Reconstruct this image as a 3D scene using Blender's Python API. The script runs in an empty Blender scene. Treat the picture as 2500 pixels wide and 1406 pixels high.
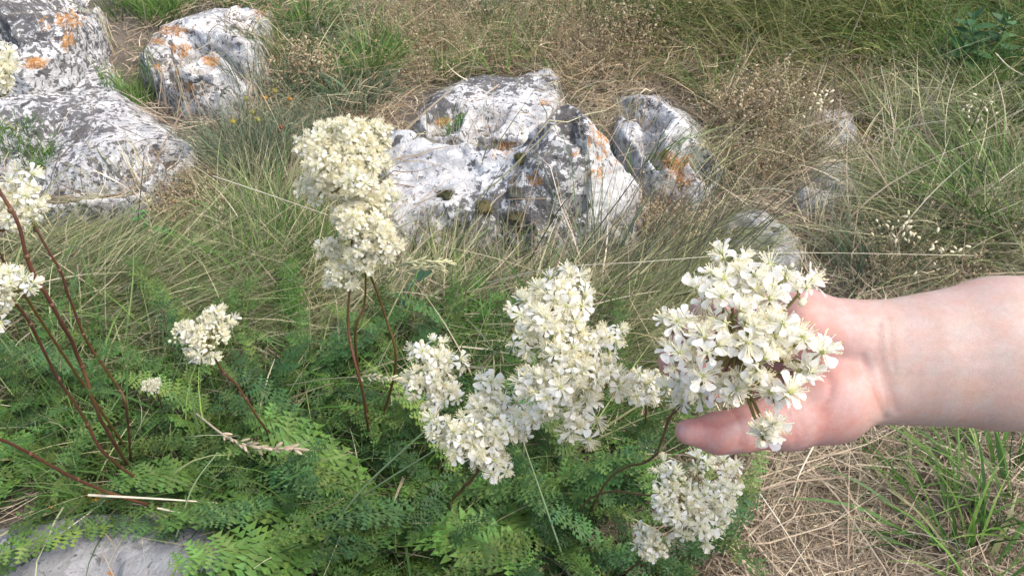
import bpy, math, random
import numpy as np
from mathutils import Vector, Matrix
from mathutils.geometry import delaunay_2d_cdt

SEED = 7
rng = np.random.default_rng(SEED)
random.seed(SEED)
R = math.radians
scene = bpy.context.scene
COL = scene.collection

# ------------------------------------------------------------------ camera, sky, sun, exposure
CAM_H, PITCH, F = 0.72, R(42.0), 2083.0          # metres, tilt below the horizon, focal length in photo pixels
PW, PH = 2500.0, 1406.0
cam_data = bpy.data.cameras.new('camera')
cam_data.sensor_width = 36.0
cam_data.lens = 36.0 * F / PW
cam_data.clip_start, cam_data.clip_end = 0.02, 500.0
cam = bpy.data.objects.new('camera', cam_data)
cam.location = (0, 0, CAM_H)
cam.rotation_euler = (math.pi / 2 - PITCH, 0, 0)
COL.objects.link(cam)
scene.camera = cam

SUN_EL, SUN_AZ = R(60), R(105)                    # azimuth measured from +y (away from the camera) towards +x
world = bpy.data.worlds.new('World')
scene.world = world
world.use_nodes = True
wn = world.node_tree.nodes
sky = wn.new('ShaderNodeTexSky')
sky.sky_type = 'NISHITA'
sky.sun_disc = False
sky.sun_elevation = SUN_EL
sky.sun_rotation = SUN_AZ
sky.air_density, sky.dust_density, sky.ozone_density = 1.0, 4.3, 1.0
wn['Background'].inputs['Strength'].default_value = 0.15
world.node_tree.links.new(sky.outputs[0], wn['Background'].inputs['Color'])
sun_data = bpy.data.lights.new('sun', 'SUN')
sun_data.energy = 0.8
sun_data.angle = R(22)
sun_data.color = (1.0, 0.98, 0.95)
sun = bpy.data.objects.new('sun', sun_data)
sd = Vector((math.sin(SUN_AZ) * math.cos(SUN_EL), math.cos(SUN_AZ) * math.cos(SUN_EL), math.sin(SUN_EL)))
sun.rotation_euler = (-sd).to_track_quat('-Z', 'Y').to_euler()
sun.location = sd * 5
COL.objects.link(sun)
vs = scene.view_settings
vs.view_transform, vs.look = 'Standard', 'None'
vs.exposure, vs.gamma, vs.use_curve_mapping = 1.38, 1.0, False
scene.cycles.max_bounces = 8
scene.cycles.transparent_max_bounces = 8

# ------------------------------------------------------------------ photo pixel -> place
C0 = np.array([0, 0, CAM_H])
FW = np.array([0, math.cos(PITCH), -math.sin(PITCH)])
UP = np.array([0, math.sin(PITCH), math.cos(PITCH)])
RT = np.array([1.0, 0, 0])
def W(u, v, d):
    return C0 + d * (FW + (u - PW / 2) / F * RT + (PH / 2 - v) / F * UP)
def G(u, v, z=0.0):
    r = FW + (u - PW / 2) / F * RT + (PH / 2 - v) / F * UP
    return C0 + r * ((z - CAM_H) / r[2])
def Garr(u, v, z=0.0):
    r = FW[None] + ((u - PW / 2) / F)[:, None] * RT[None] + ((PH / 2 - v) / F)[:, None] * UP[None]
    return C0 + r * ((z - CAM_H) / r[:, 2])[:, None]
def PX(P):
    q = P - C0
    d = q @ FW
    return PW / 2 + F * (q @ RT) / d, PH / 2 - F * (q @ UP) / d, d

# ------------------------------------------------------------------ noise
def _hash(i, j, k, s):
    h = (i.astype(np.int64) * 374761393 + j.astype(np.int64) * 668265263 + k.astype(np.int64) * 2147483647 + s * 974634777) & 0xffffffff
    h = ((h ^ (h >> 13)) * 1274126177) & 0xffffffff
    h = ((h ^ (h >> 15)) * 2246822519) & 0xffffffff
    return ((h ^ (h >> 16)) & 0xffff) / 65535.0
def vnoise(P, s=0):
    f0 = np.floor(P); f = P - f0; f = f * f * (3 - 2 * f)
    i, j, k = f0[:, 0], f0[:, 1], f0[:, 2]
    r = 0
    for a in (0, 1):
        for b in (0, 1):
            for c in (0, 1):
                w = (f[:, 0] if a else 1 - f[:, 0]) * (f[:, 1] if b else 1 - f[:, 1]) * (f[:, 2] if c else 1 - f[:, 2])
                r = r + w * _hash(i + a, j + b, k + c, s)
    return r * 2 - 1
def fbm(P, oct=4, s=0, gain=0.5):
    r, a = 0, 1.0
    for o in range(oct):
        r = r + a * vnoise(P * 2.03 ** o + 17.3 * o, s + o); a *= gain
    return r

# ------------------------------------------------------------------ mesh helpers
def mesh_np(name, V, quads=None, tris=None, col=None, smooth=True, mat=None, attrs=None):
    me = bpy.data.meshes.new(name)
    V = np.asarray(V, np.float32).reshape(-1, 3)
    nq = 0 if quads is None else len(quads)
    nt = 0 if tris is None else len(tris)
    loops = []
    if nq: loops.append(np.asarray(quads, np.int32).ravel())
    if nt: loops.append(np.asarray(tris, np.int32).ravel())
    L = np.concatenate(loops)
    me.vertices.add(len(V)); me.vertices.foreach_set('co', V.ravel())
    me.loops.add(len(L)); me.loops.foreach_set('vertex_index', L)
    me.polygons.add(nq + nt)
    st = np.concatenate([np.arange(nq) * 4, nq * 4 + np.arange(nt) * 3]).astype(np.int32)
    me.polygons.foreach_set('loop_start', st)
    me.polygons.foreach_set('use_smooth', np.full(nq + nt, smooth))
    me.update(calc_edges=True)
    if col is not None:
        a = me.attributes.new('Col', 'FLOAT_COLOR', 'POINT')
        c = np.ones((len(V), 4), np.float32); c[:, :3] = np.asarray(col).reshape(-1, 3)
        a.data.foreach_set('color', c.ravel())
    for k, v in (attrs or {}).items():
        a = me.attributes.new(k, 'FLOAT', 'POINT'); a.data.foreach_set('value', np.asarray(v, np.float32))
    if mat: me.materials.append(mat)
    return me
def obj(name, me, parent=None, loc=(0, 0, 0)):
    o = bpy.data.objects.new(name, me)
    COL.objects.link(o)
    o.location = loc
    if parent is not None: o.parent = parent
    return o
def tag(o, label=None, cat=None, group=None, kind=None):
    if label: o['label'] = label
    if cat: o['category'] = cat
    if group: o['group'] = group
    if kind: o['kind'] = kind
    return o
class MB:                                         # collects vertices, faces and vertex colours
    def __init__(s): s.V, s.Q, s.T, s.C, s.n = [], [], [], [], 0
    def add(s, V, Q=None, T=None, C=(1, 1, 1)):
        V = np.asarray(V, float).reshape(-1, 3)
        s.V.append(V)
        if Q is not None and len(Q): s.Q.append(np.asarray(Q, int) + s.n)
        if T is not None and len(T): s.T.append(np.asarray(T, int) + s.n)
        C = np.asarray(C, float)
        s.C.append(np.broadcast_to(C, (len(V), 3)) if C.ndim == 1 else C)
        s.n += len(V)
    def tube(s, P, r, C=(1, 1, 1), n=5):
        P = np.asarray(P, float); m = len(P)
        r = np.broadcast_to(np.asarray(r, float), (m,))
        t = np.gradient(P, axis=0); t /= np.linalg.norm(t, axis=1, keepdims=True) + 1e-12
        ref = np.array([0.3, 0.9, 0.2]) if abs(t[0][1]) < 0.8 else np.array([1.0, 0, 0.1])
        a = np.cross(t, ref); a /= np.linalg.norm(a, axis=1, keepdims=True) + 1e-12
        b = np.cross(t, a)
        an = np.arange(n) * 2 * np.pi / n
        V = P[:, None] + r[:, None, None] * (np.cos(an)[None, :, None] * a[:, None] + np.sin(an)[None, :, None] * b[:, None])
        i = np.arange(m - 1)[:, None] * n + np.arange(n)[None]
        j = np.arange(m - 1)[:, None] * n + (np.arange(n)[None] + 1) % n
        Q = np.stack([i, j, j + n, i + n], -1).reshape(-1, 4)
        C = np.asarray(C, float)
        if C.ndim == 2: C = np.repeat(C, n, 0)
        base = s.n
        s.add(V.reshape(-1, 3), Q, None, C)
        tip = V[-1].mean(0); c1 = C if C.ndim == 1 else C[-1]
        s.add(np.vstack([V[-1], tip[None]]), None, [[k, (k + 1) % n, n] for k in range(n)], c1)
    def ball(s, c, r, C=(1, 1, 1), axis=None, stretch=1.0, n=6, m=4):
        th = np.linspace(0, np.pi, m + 1)
        an = np.arange(n) * 2 * np.pi / n
        V = np.stack([np.sin(th)[:, None] * np.cos(an), np.sin(th)[:, None] * np.sin(an), np.cos(th)[:, None] * np.ones(n) * stretch], -1) * r
        if axis is not None:
            q = Vector((0, 0, 1)).rotation_difference(Vector(axis)).to_matrix()
            V = V @ np.array(q).T
        i = np.arange(m)[:, None] * n + np.arange(n)[None]
        j = np.arange(m)[:, None] * n + (np.arange(n)[None] + 1) % n
        s.add(V.reshape(-1, 3) + np.asarray(c), np.stack([i, i + n, j + n, j], -1).reshape(-1, 4), None, C)
    def build(s, name, mat, smooth=True):
        return mesh_np(name, np.vstack(s.V), np.vstack(s.Q) if s.Q else None, np.vstack(s.T) if s.T else None, np.vstack(s.C), smooth, mat)
def smooth_path(P, n):
    P = np.asarray(P, float); m = len(P)
    Q = np.vstack([2 * P[0] - P[1], P, 2 * P[-1] - P[-2]])
    t = np.linspace(0, m - 1 - 1e-6, n); k = t.astype(int); f = (t - k)[:, None]
    a, b, c, d = Q[k], Q[k + 1], Q[k + 2], Q[k + 3]
    return 0.5 * (2 * b + (c - a) * f + (2 * a - 5 * b + 4 * c - d) * f ** 2 + (3 * b - 3 * c + d - a) * f ** 3)

def surface_nets(f, h, o):
    """closed surface of the region where the field f is negative"""
    ins = f < 0
    cnt = np.zeros(tuple(n - 1 for n in f.shape), np.int8)
    for a in (0, 1):
        for b_ in (0, 1):
            for c in (0, 1):
                cnt += ins[a:f.shape[0] - 1 + a, b_:f.shape[1] - 1 + b_, c:f.shape[2] - 1 + c]
    act = (cnt > 0) & (cnt < 8)
    ci = np.argwhere(act); vid = np.full(act.shape, -1, np.int32); vid[act] = np.arange(len(ci))
    acc = np.zeros((len(ci), 3)); na = np.zeros(len(ci))
    for p in [(a, b_, c) for a in (0, 1) for b_ in (0, 1) for c in (0, 1)]:
        for ax_ in range(3):
            if p[ax_]: continue
            q = list(p); q[ax_] = 1
            fa = f[ci[:, 0] + p[0], ci[:, 1] + p[1], ci[:, 2] + p[2]]; fb = f[ci[:, 0] + q[0], ci[:, 1] + q[1], ci[:, 2] + q[2]]
            k = (fa < 0) != (fb < 0)
            t = np.where(k, fa / np.where(k, fa - fb, 1), 0)
            pt = np.tile(np.array(p, float), (len(ci), 1)); pt[:, ax_] = t
            acc[k] += pt[k]; na[k] += 1
    V = (ci + acc / na[:, None]) * h + np.array(o)
    QQ = []
    for ax_ in range(3):
        o1, o2 = [(1, 2), (2, 0), (0, 1)][ax_]
        sl = [slice(1, -1)] * 3; sl[ax_] = slice(0, -1)
        sl2 = [slice(1, -1)] * 3; sl2[ax_] = slice(1, None)
        A_, B_ = ins[tuple(sl)], ins[tuple(sl2)]
        e_ = np.argwhere(A_ != B_); fl = A_[A_ != B_]
        off = np.ones(3, int); off[ax_] = 0
        e_ = e_ + off
        def cell(d1, d2):
            q = e_.copy(); q[:, o1] -= d1; q[:, o2] -= d2
            return vid[q[:, 0], q[:, 1], q[:, 2]]
        q = np.stack([cell(1, 1), cell(0, 1), cell(0, 0), cell(1, 0)], -1)
        q[~fl] = q[~fl][:, ::-1]
        QQ.append(q)
    QQ = np.vstack(QQ)
    return V, QQ[(QQ >= 0).all(1)]
def relax(V, Q, it, w=.5):
    for _ in range(it):
        s_ = np.zeros_like(V); n_ = np.zeros(len(V))
        for a in range(4):
            for bb in ((a + 1) % 4, (a + 3) % 4):
                np.add.at(s_, Q[:, a], V[Q[:, bb]]); np.add.at(n_, Q[:, a], 1)
        V = V * (1 - w) + w * s_ / np.maximum(n_, 1)[:, None]
    return V

# ------------------------------------------------------------------ materials
def new_mat(name):
    m = bpy.data.materials.new(name); m.use_nodes = True
    nt = m.node_tree; b = nt.nodes['Principled BSDF']
    return m, nt, b
def N(nt, t, **kw):
    n = nt.nodes.new(t)
    for k, v in kw.items():
        if k in n.inputs: n.inputs[k].default_value = v
        else: setattr(n, k, v)
    return n
def plant_mat(name, rough=0.55, trans=0.3, var=0.12, spec=0.3):
    m, nt, b = new_mat(name); L = nt.links.new
    at = N(nt, 'ShaderNodeAttribute', attribute_name='Col')
    oi = N(nt, 'ShaderNodeObjectInfo')
    mr = N(nt, 'ShaderNodeMapRange'); mr.inputs['To Min'].default_value = 1 - var; mr.inputs['To Max'].default_value = 1 + var
    L(oi.outputs['Random'], mr.inputs['Value'])
    hs = N(nt, 'ShaderNodeHueSaturation'); L(at.outputs['Color'], hs.inputs['Color']); L(mr.outputs[0], hs.inputs['Value'])
    L(hs.outputs[0], b.inputs['Base Color'])
    b.inputs['Roughness'].default_value = rough
    b.inputs['Specular IOR Level'].default_value = spec
    tr = N(nt, 'ShaderNodeBsdfTranslucent'); L(hs.outputs[0], tr.inputs['Color'])
    mx = N(nt, 'ShaderNodeMixShader'); mx.inputs[0].default_value = trans
    L(b.outputs[0], mx.inputs[1]); L(tr.outputs[0], mx.inputs[2])
    L(mx.outputs[0], nt.nodes['Material Output'].inputs['Surface'])
    return m
M_grass = plant_mat('grass_blade', 0.5, 0.3, 0.0)
M_leaf = plant_mat('fern_leaf', 0.55, 0.25, 0.35, 0.2)
M_petal = plant_mat('petal', 0.6, 0.55, 0.05, 0.2)
M_stem = plant_mat('plant_stem', 0.5, 0.05, 0.08)
M_dry = plant_mat('dry_straw', 0.7, 0.12, 0.0, 0.2)
M_moss = plant_mat('moss', 0.9, 0.1, 0.1, 0.1)

def rock_mat(name, dark_bias, flake=0.8, tint=(0.53, 0.52, 0.50)):
    m, nt, b = new_mat(name); L = nt.links.new
    tc = N(nt, 'ShaderNodeTexCoord')
    warp = N(nt, 'ShaderNodeTexNoise', Scale=38.0, Detail=3.0)
    L(tc.outputs['Object'], warp.inputs['Vector'])
    vm = N(nt, 'ShaderNodeVectorMath', operation='MULTIPLY_ADD')
    vm.inputs[1].default_value = (0.022,) * 3
    L(warp.outputs['Color'], vm.inputs[0]); L(tc.outputs['Object'], vm.inputs[2])
    P = vm.outputs[0]
    def noise(s, d=4.0, ro=0.6, vec=P):
        n = N(nt, 'ShaderNodeTexNoise', Scale=s, Detail=d, Roughness=ro); L(vec, n.inputs['Vector']); return n.outputs['Fac']
    def ramp(x, a, c, lo=0.0, hi=1.0):
        r = N(nt, 'ShaderNodeMapRange', interpolation_type='SMOOTHSTEP')
        r.inputs['From Min'].default_value = a; r.inputs['From Max'].default_value = c
        r.inputs['To Min'].default_value = lo; r.inputs['To Max'].default_value = hi
        L(x, r.inputs['Value']); return r.outputs[0]
    def math_(op, x, y):
        n = N(nt, 'ShaderNodeMath', operation=op)
        for i, q in enumerate((x, y)):
            if isinstance(q, (int, float)): n.inputs[i].default_value = q
            else: L(q, n.inputs[i])
        return n.outputs[0]
    def mix(f, a, c):
        n = N(nt, 'ShaderNodeMix', data_type='RGBA')
        if isinstance(f, (int, float)): n.inputs[0].default_value = f
        else: L(f, n.inputs[0])
        for i, q in ((6, a), (7, c)):
            if isinstance(q, tuple): n.inputs[i].default_value = (*q, 1)
            else: L(q, n.inputs[i])
        return n.outputs[2]
    adark = N(nt, 'ShaderNodeAttribute', attribute_name='dark').outputs['Fac']
    aorg = N(nt, 'ShaderNodeAttribute', attribute_name='orange').outputs['Fac']
    dk = math_('ADD', adark, dark_bias)
    c = mix(ramp(noise(22, 5), 0.38, 0.62), tint, tuple(0.80 * t for t in tint))
    c = mix(ramp(noise(9, 3), 0.45, 0.65, 0, 0.5), c, (0.40, 0.38, 0.355))
    v1 = N(nt, 'ShaderNodeTexVoronoi', Scale=75.0); L(P, v1.inputs['Vector'])           # crusts of grey lichen, one per cell
    cell = N(nt, 'ShaderNodeSeparateColor'); L(v1.outputs['Color'], cell.inputs[0])
    c = mix(ramp(cell.outputs[0], 0.62, 0.66, 0, 0.55), c, (0.28, 0.29, 0.29))
    c = mix(ramp(cell.outputs[1], 0.76, 0.80, 0, flake), c, (0.58, 0.58, 0.565))
    sp = math_('ADD', noise(125, 4, 0.68), math_('MULTIPLY', dk, 0.30))                    # fine dark speckle
    c = mix(ramp(sp, 0.60, 0.655, 0, 0.9), c, (0.085, 0.085, 0.082))
    bl = math_('ADD', noise(56, 4, 0.62), math_('MULTIPLY', dk, 0.22))                    # dark grey patches
    c = mix(ramp(bl, 0.62, 0.65, 0, 0.9), c, (0.085, 0.082, 0.08))
    v2 = N(nt, 'ShaderNodeTexVoronoi', Scale=30.0); L(P, v2.inputs['Vector'])            # black round pits
    c2 = N(nt, 'ShaderNodeSeparateColor'); L(v2.outputs['Color'], c2.inputs[0])
    pit = math_('MULTIPLY', ramp(v2.outputs['Distance'], 0.16, 0.24, 1, 0), ramp(c2.outputs[2], 0.74, 0.76))
    c = mix(math_('MULTIPLY', pit, 0.9), c, (0.045, 0.043, 0.04))
    og = math_('ADD', math_('MULTIPLY', noise(85, 6, 0.78), 1.5), math_('MULTIPLY', aorg, 0.42))
    c = mix(math_('MULTIPLY', ramp(og, 0.98, 1.10, 0, 0.95), ramp(noise(260, 4, 0.7), 0.34, 0.50, 0.4, 1.0)), c, mix(ramp(noise(160, 3), 0.4, 0.6), (0.30, 0.115, 0.02), (0.40, 0.23, 0.09)))
    L(c, b.inputs['Base Color'])
    b.inputs['Roughness'].default_value = 0.9
    b.inputs['Specular IOR Level'].default_value = 0.2
    h = math_('ADD', noise(160, 6, 0.7), math_('MULTIPLY', noise(40, 4), 1.5))
    h = math_('SUBTRACT', h, math_('MULTIPLY', pit, 0.8))
    bp = N(nt, 'ShaderNodeBump', Strength=0.8, Distance=0.004); L(h, bp.inputs['Height']); L(bp.outputs[0], b.inputs['Normal'])
    return m
M_rock_speckled = rock_mat('speckled_limestone', 0.30)
M_rock_white = rock_mat('white_limestone', 0.12)
M_rock_shaded_grey = rock_mat('shaded_grey_limestone', -0.05, 0.2, (0.24, 0.238, 0.232))  # grey stone, its tint darkened further to paint in the shade on it
M_rock_stone = rock_mat('small_stone_limestone', -0.25, 0.5, (0.52, 0.51, 0.495))

# ------------------------------------------------------------------ ground height raster (ground plus rocks), 5 mm cells
X0, X1, Y0, Y1, RES = -2.6, 2.6, 0.0, 3.6, 0.005
NX, NY = int((X1 - X0) / RES) + 1, int((Y1 - Y0) / RES) + 1
def ground_h(x, y):
    P = np.stack([x * 3.0, y * 3.0, np.zeros_like(x)], -1)
    return 0.010 * fbm(P, 3, 5) - 0.004
gx, gy = np.meshgrid(X0 + RES * np.arange(NX), Y0 + RES * np.arange(NY), indexing='ij')
HR = ground_h(gx.ravel(), gy.ravel()).reshape(NX, NY)
ROCKMASK = np.zeros((NX, NY), bool)
def Hat(x, y):
    i = np.clip(((x - X0) / RES).astype(int), 0, NX - 1); j = np.clip(((y - Y0) / RES).astype(int), 0, NY - 1)
    return HR[i, j]
def on_rock(x, y):
    i = np.clip(((x - X0) / RES).astype(int), 0, NX - 1); j = np.clip(((y - Y0) / RES).astype(int), 0, NY - 1)
    return ROCKMASK[i, j]

# ------------------------------------------------------------------ rocks: control points (photo pixel + height in cm) -> surface
def make_rock(name, pts, mat, label, orange=(), dark=(), back=(), amp=0.005, res=0.003, smooth_it=2, hs=1.0):
    P = []
    for (u, v, h) in pts:
        P.append(G(u, v, h * hs * 0.01 if h > 0 else h * 0.01))
    for (u, v, h, db, h2) in back:
        p = G(u, v, h * hs * 0.01).copy(); p[1] += db * 0.01; p[2] = h2 * 0.01; P.append(p)
    P = np.array(P)
    r = delaunay_2d_cdt([Vector(p[:2]) for p in P], [], [], 0, 1e-6)
    tris = [t for t in r[2] if len(t) == 3]
    VV = np.array([[v.x, v.y] for v in r[0]])
    zz = np.array([P[ids[0]][2] for ids in r[3]])
    x0, y0 = VV.min(0) - res; x1, y1 = VV.max(0) + res
    nx, ny = int((x1 - x0) / res) + 2, int((y1 - y0) / res) + 2
    X, Y = np.meshgrid(x0 + res * np.arange(nx), y0 + res * np.arange(ny), indexing='ij')
    Z = np.full((nx, ny), np.nan)
    for a, b, c in tris:
        A, B, Cc = VV[a], VV[b], VV[c]
        i0, i1 = int((min(A[0], B[0], Cc[0]) - x0) / res), int((max(A[0], B[0], Cc[0]) - x0) / res) + 2
        j0, j1 = int((min(A[1], B[1], Cc[1]) - y0) / res), int((max(A[1], B[1], Cc[1]) - y0) / res) + 2
        xs, ys = X[i0:i1, j0:j1], Y[i0:i1, j0:j1]
        den = (B[1] - Cc[1]) * (A[0] - Cc[0]) + (Cc[0] - B[0]) * (A[1] - Cc[1])
        if abs(den) < 1e-12: continue
        l1 = ((B[1] - Cc[1]) * (xs - Cc[0]) + (Cc[0] - B[0]) * (ys - Cc[1])) / den
        l2 = ((Cc[1] - A[1]) * (xs - Cc[0]) + (A[0] - Cc[0]) * (ys - Cc[1])) / den
        l3 = 1 - l1 - l2
        k = (l1 >= -1e-6) & (l2 >= -1e-6) & (l3 >= -1e-6)
        sub = Z[i0:i1, j0:j1]
        sub[k] = (l1 * zz[a] + l2 * zz[b] + l3 * zz[c])[k]
    ok = ~np.isnan(Z)
    Zf = np.where(ok, Z, -0.05)
    for _ in range(smooth_it):
        Pd = np.pad(Zf, 1, mode='edge')
        Zf = (Pd[1:-1, 1:-1] * 2 + Pd[:-2, 1:-1] + Pd[2:, 1:-1] + Pd[1:-1, :-2] + Pd[1:-1, 2:]) / 6
    gxr, gyr = np.gradient(Zf, res)
    nz_ = 1 / np.sqrt(1 + gxr ** 2 + gyr ** 2)
    zb, zt = -0.035, float(Zf.max()) + 0.02
    zs_ = np.arange(zb - 2 * res, zt, res)
    Fd = ((zs_[None, None, :] - Zf[:, :, None]) * nz_[:, :, None]).astype(np.float32)
    Fd = np.maximum(Fd, (zb - zs_)[None, None, :].astype(np.float32))
    edge = ~ok; Fd[edge] = np.maximum(Fd[edge], 0.004)
    near = np.argwhere(np.abs(Fd) < 0.02)
    Q = np.stack([x0 + res * near[:, 0], y0 + res * near[:, 1], zs_[near[:, 2]]], -1)
    sd_ = len(label)
    Wq = Q + 0.012 * np.stack([vnoise(Q * 30, sd_ + 40), vnoise(Q * 30, sd_ + 41), vnoise(Q * 30, sd_ + 42)], -1)
    big = fbm(Wq * np.array([14, 14, 26.]), 3, sd_)
    terr = np.floor(big * 3.2 + .5) / 3.2                       # broken ledges
    cr_ = np.exp(-(vnoise(Wq * np.array([16, 16, 9.]), sd_ + 3) / .07) ** 2) * np.clip(vnoise(Q * 9, sd_ + 8) + .35, 0, 1)
    d = amp * (.55 * big + .75 * terr + .30 * fbm(Q * 85, 3, sd_ + 6)) - amp * 1.3 * cr_ - amp * 2.4 * np.clip(vnoise(Q * 60, sd_ + 11) - .58, 0, 1)
    Fd[near[:, 0], near[:, 1], near[:, 2]] -= d.astype(np.float32)
    Fd[0] = Fd[-1] = 0.01; Fd[:, 0] = Fd[:, -1] = 0.01; Fd[:, :, 0] = Fd[:, :, -1] = 0.01
    Vw, quads = surface_nets(Fd, res, (x0, y0, zs_[0]))
    Vw = relax(Vw, quads, 1, .4)
    pu, pv, _ = PX(Vw)
    def mask(bl):
        m = np.zeros(len(Vw))
        for (u, v, ru, rv, s) in bl:
            m = np.maximum(m, s * np.clip(1.35 - np.sqrt(((pu - u) / ru) ** 2 + ((pv - v) / rv) ** 2), 0, 1)) if s > 0 else m + s * np.clip(1.35 - np.sqrt(((pu - u) / ru) ** 2 + ((pv - v) / rv) ** 2), 0, 1)
        return m
    o_ = np.array([Vw[:, 0].mean(), Vw[:, 1].mean(), 0.0])
    me = mesh_np(name, Vw - o_, quads, None, None, True, mat, {'orange': mask(orange), 'dark': mask(dark)})
    ob = tag(obj(name, me, None, o_), label, 'rock', 'lichen covered limestone rocks')
    ii = np.clip(((Vw[:, 0] - X0) / RES).astype(int), 0, NX - 1); jj = np.clip(((Vw[:, 1] - Y0) / RES).astype(int), 0, NY - 1)
    np.maximum.at(HR, (ii, jj), Vw[:, 2])
    hi = Vw[:, 2] > ground_h(Vw[:, 0], Vw[:, 1]) + 0.004
    ROCKMASK[ii[hi], jj[hi]] = True
    return ob, o_

rock_main, main_o = make_rock('limestone_rock', [
    (895, 420, -3), (895, 520, -3), (905, 620, -3), (1000, 655, -3), (1120, 655, -3), (1260, 645, -3), (1400, 630, -3), (1500, 618, -3), (1585, 600, -3), (1600, 530, -3), (1590, 450, -3),
    (945, 560, 3.4), (1000, 590, 3.0), (1060, 560, 4.2), (1150, 520, 5.4), (1120, 600, 3.0), (1230, 595, 3.4), (1320, 598, 3.0), (1440, 592, 2.6), (1540, 585, 2.0),
    (945, 320, 6.0), (1000, 308, 7.5), (1060, 345, 7.2), (1180, 366, 7.8), (1270, 362, 9.0),
    (945, 400, 4.5), (1040, 430, 4.8), (1150, 440, 5.8), (1210, 410, 7.2), (935, 480, 4.4), (1050, 500, 4.8), (1230, 460, 7.2),
    (1310, 350, 11.0), (1335, 285, 14.5), (1355, 262, 15.8), (1388, 240, 16.6), (1425, 262, 15.8), (1470, 320, 12.5), (1525, 395, 8.5), (1550, 465, 5.0), (1550, 530, 2.0),
    (1345, 332, 13.2), (1385, 345, 11.2), (1400, 300, 13.2), (1400, 440, 9.6), (1435, 500, 6.6), (1480, 540, 3.4), (1440, 400, 11.0), (1500, 470, 6.8),
    (1260, 500, 6.2), (1330, 440, 9.8), (1300, 540, 4.2), (1380, 540, 4.4), (1200, 540, 4.2)],
    M_rock_white, 'large pale rock rising to a pointed dark grey peak behind the tallest flowers',
    orange=[(1475, 320, 45, 70, .9), (1460, 425, 40, 25, .8), (1305, 440, 22, 24, .9), (1405, 378, 16, 12, .9), (1230, 370, 40, 25, .7), (1515, 385, 25, 30, .7)],
    dark=[(1340, 420, 70, 130, .42), (1390, 300, 45, 60, .6), (1250, 540, 190, 70, .5), (1250, 450, 60, 50, .3), (1480, 480, 50, 60, -.5), (1080, 400, 120, 60, -.2)],
    back=[(945, 320, 6, 4, -3), (1000, 308, 7.5, 4, -3), (1060, 345, 7.2, 4, -3), (1180, 366, 7.8, 4, -3), (1270, 362, 9, 5, -3), (1335, 285, 14.5, 6, -3), (1388, 240, 16.6, 7, -3), (1440, 275, 15.2, 7, -3), (1500, 350, 11, 8, -3), (1575, 430, 5, 6, -3)], amp=0.006, smooth_it=1, hs=0.97)
make_rock('limestone_rock', [
    (985, 300, -3), (1010, 260, -3), (1080, 215, -3), (1110, 180, -3), (1150, 165, -3), (1250, 178, -3), (1330, 145, -3), (1375, 155, -3), (1370, 205, -3), (1400, 235, -3), (1400, 300, -3), (1390, 380, -3), (1200, 395, -3), (1060, 380, -3), (1000, 345, -3),
    (1030, 285, 3.0), (1060, 250, 3.0), (1105, 215, 3.4), (1150, 185, 3.0), (1260, 195, 2.2), (1340, 170, 2.6), (1350, 190, 2.2), (1360, 240, 3.5), (1250, 250, 4), (1150, 255, 3.2), (1120, 320, 3.4), (1050, 325, 2.6), (1220, 310, 4.4), (1330, 300, 4.5), (1280, 350, 3), (1150, 355, 2)],
    M_rock_white, 'low flat pale slab spotted orange lying behind the pointed rock',
    orange=[(1080, 297, 26, 18, 1), (1330, 252, 22, 12, .8), (1320, 312, 12, 14, .9), (1235, 360, 30, 22, .9), (1210, 280, 40, 8, .45)],
    dark=[(1200, 190, 120, 40, .5), (1060, 260, 60, 40, .5)], amp=0.004)
make_rock('limestone_rock', [
    (1475, 300, -3), (1490, 250, -3), (1540, 212, -3), (1600, 208, -3), (1650, 240, -3), (1700, 292, -3), (1755, 330, -3), (1785, 385, -3), (1770, 450, -3), (1710, 500, -3), (1630, 500, -3), (1590, 450, -3), (1565, 395, -3), (1500, 360, -3),
    (1500, 275, 4.0), (1505, 325, 3.6), (1555, 226, 5), (1610, 240, 5.5), (1655, 282, 5.5), (1560, 290, 6), (1620, 310, 7), (1540, 335, 4.5), (1690, 330, 5.5), (1758, 380, 4.2), (1620, 375, 7), (1690, 375, 6.8), (1600, 400, 5.2), (1640, 410, 4.4), (1700, 430, 4), (1650, 465, 1.8), (1752, 425, 3), (1700, 465, 2.4)],
    M_rock_white, 'rounded pale rock with bright orange lichen front, right of the pointed rock',
    orange=[(1655, 400, 46, 30, 1.0), (1670, 440, 38, 30, .8), (1625, 385, 30, 25, 1.0), (1650, 332, 18, 10, .55)],
    dark=[(1570, 255, 40, 20, .4), (1740, 340, 30, 25, .7), (1740, 410, 30, 50, .5)], amp=0.0045)
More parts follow.
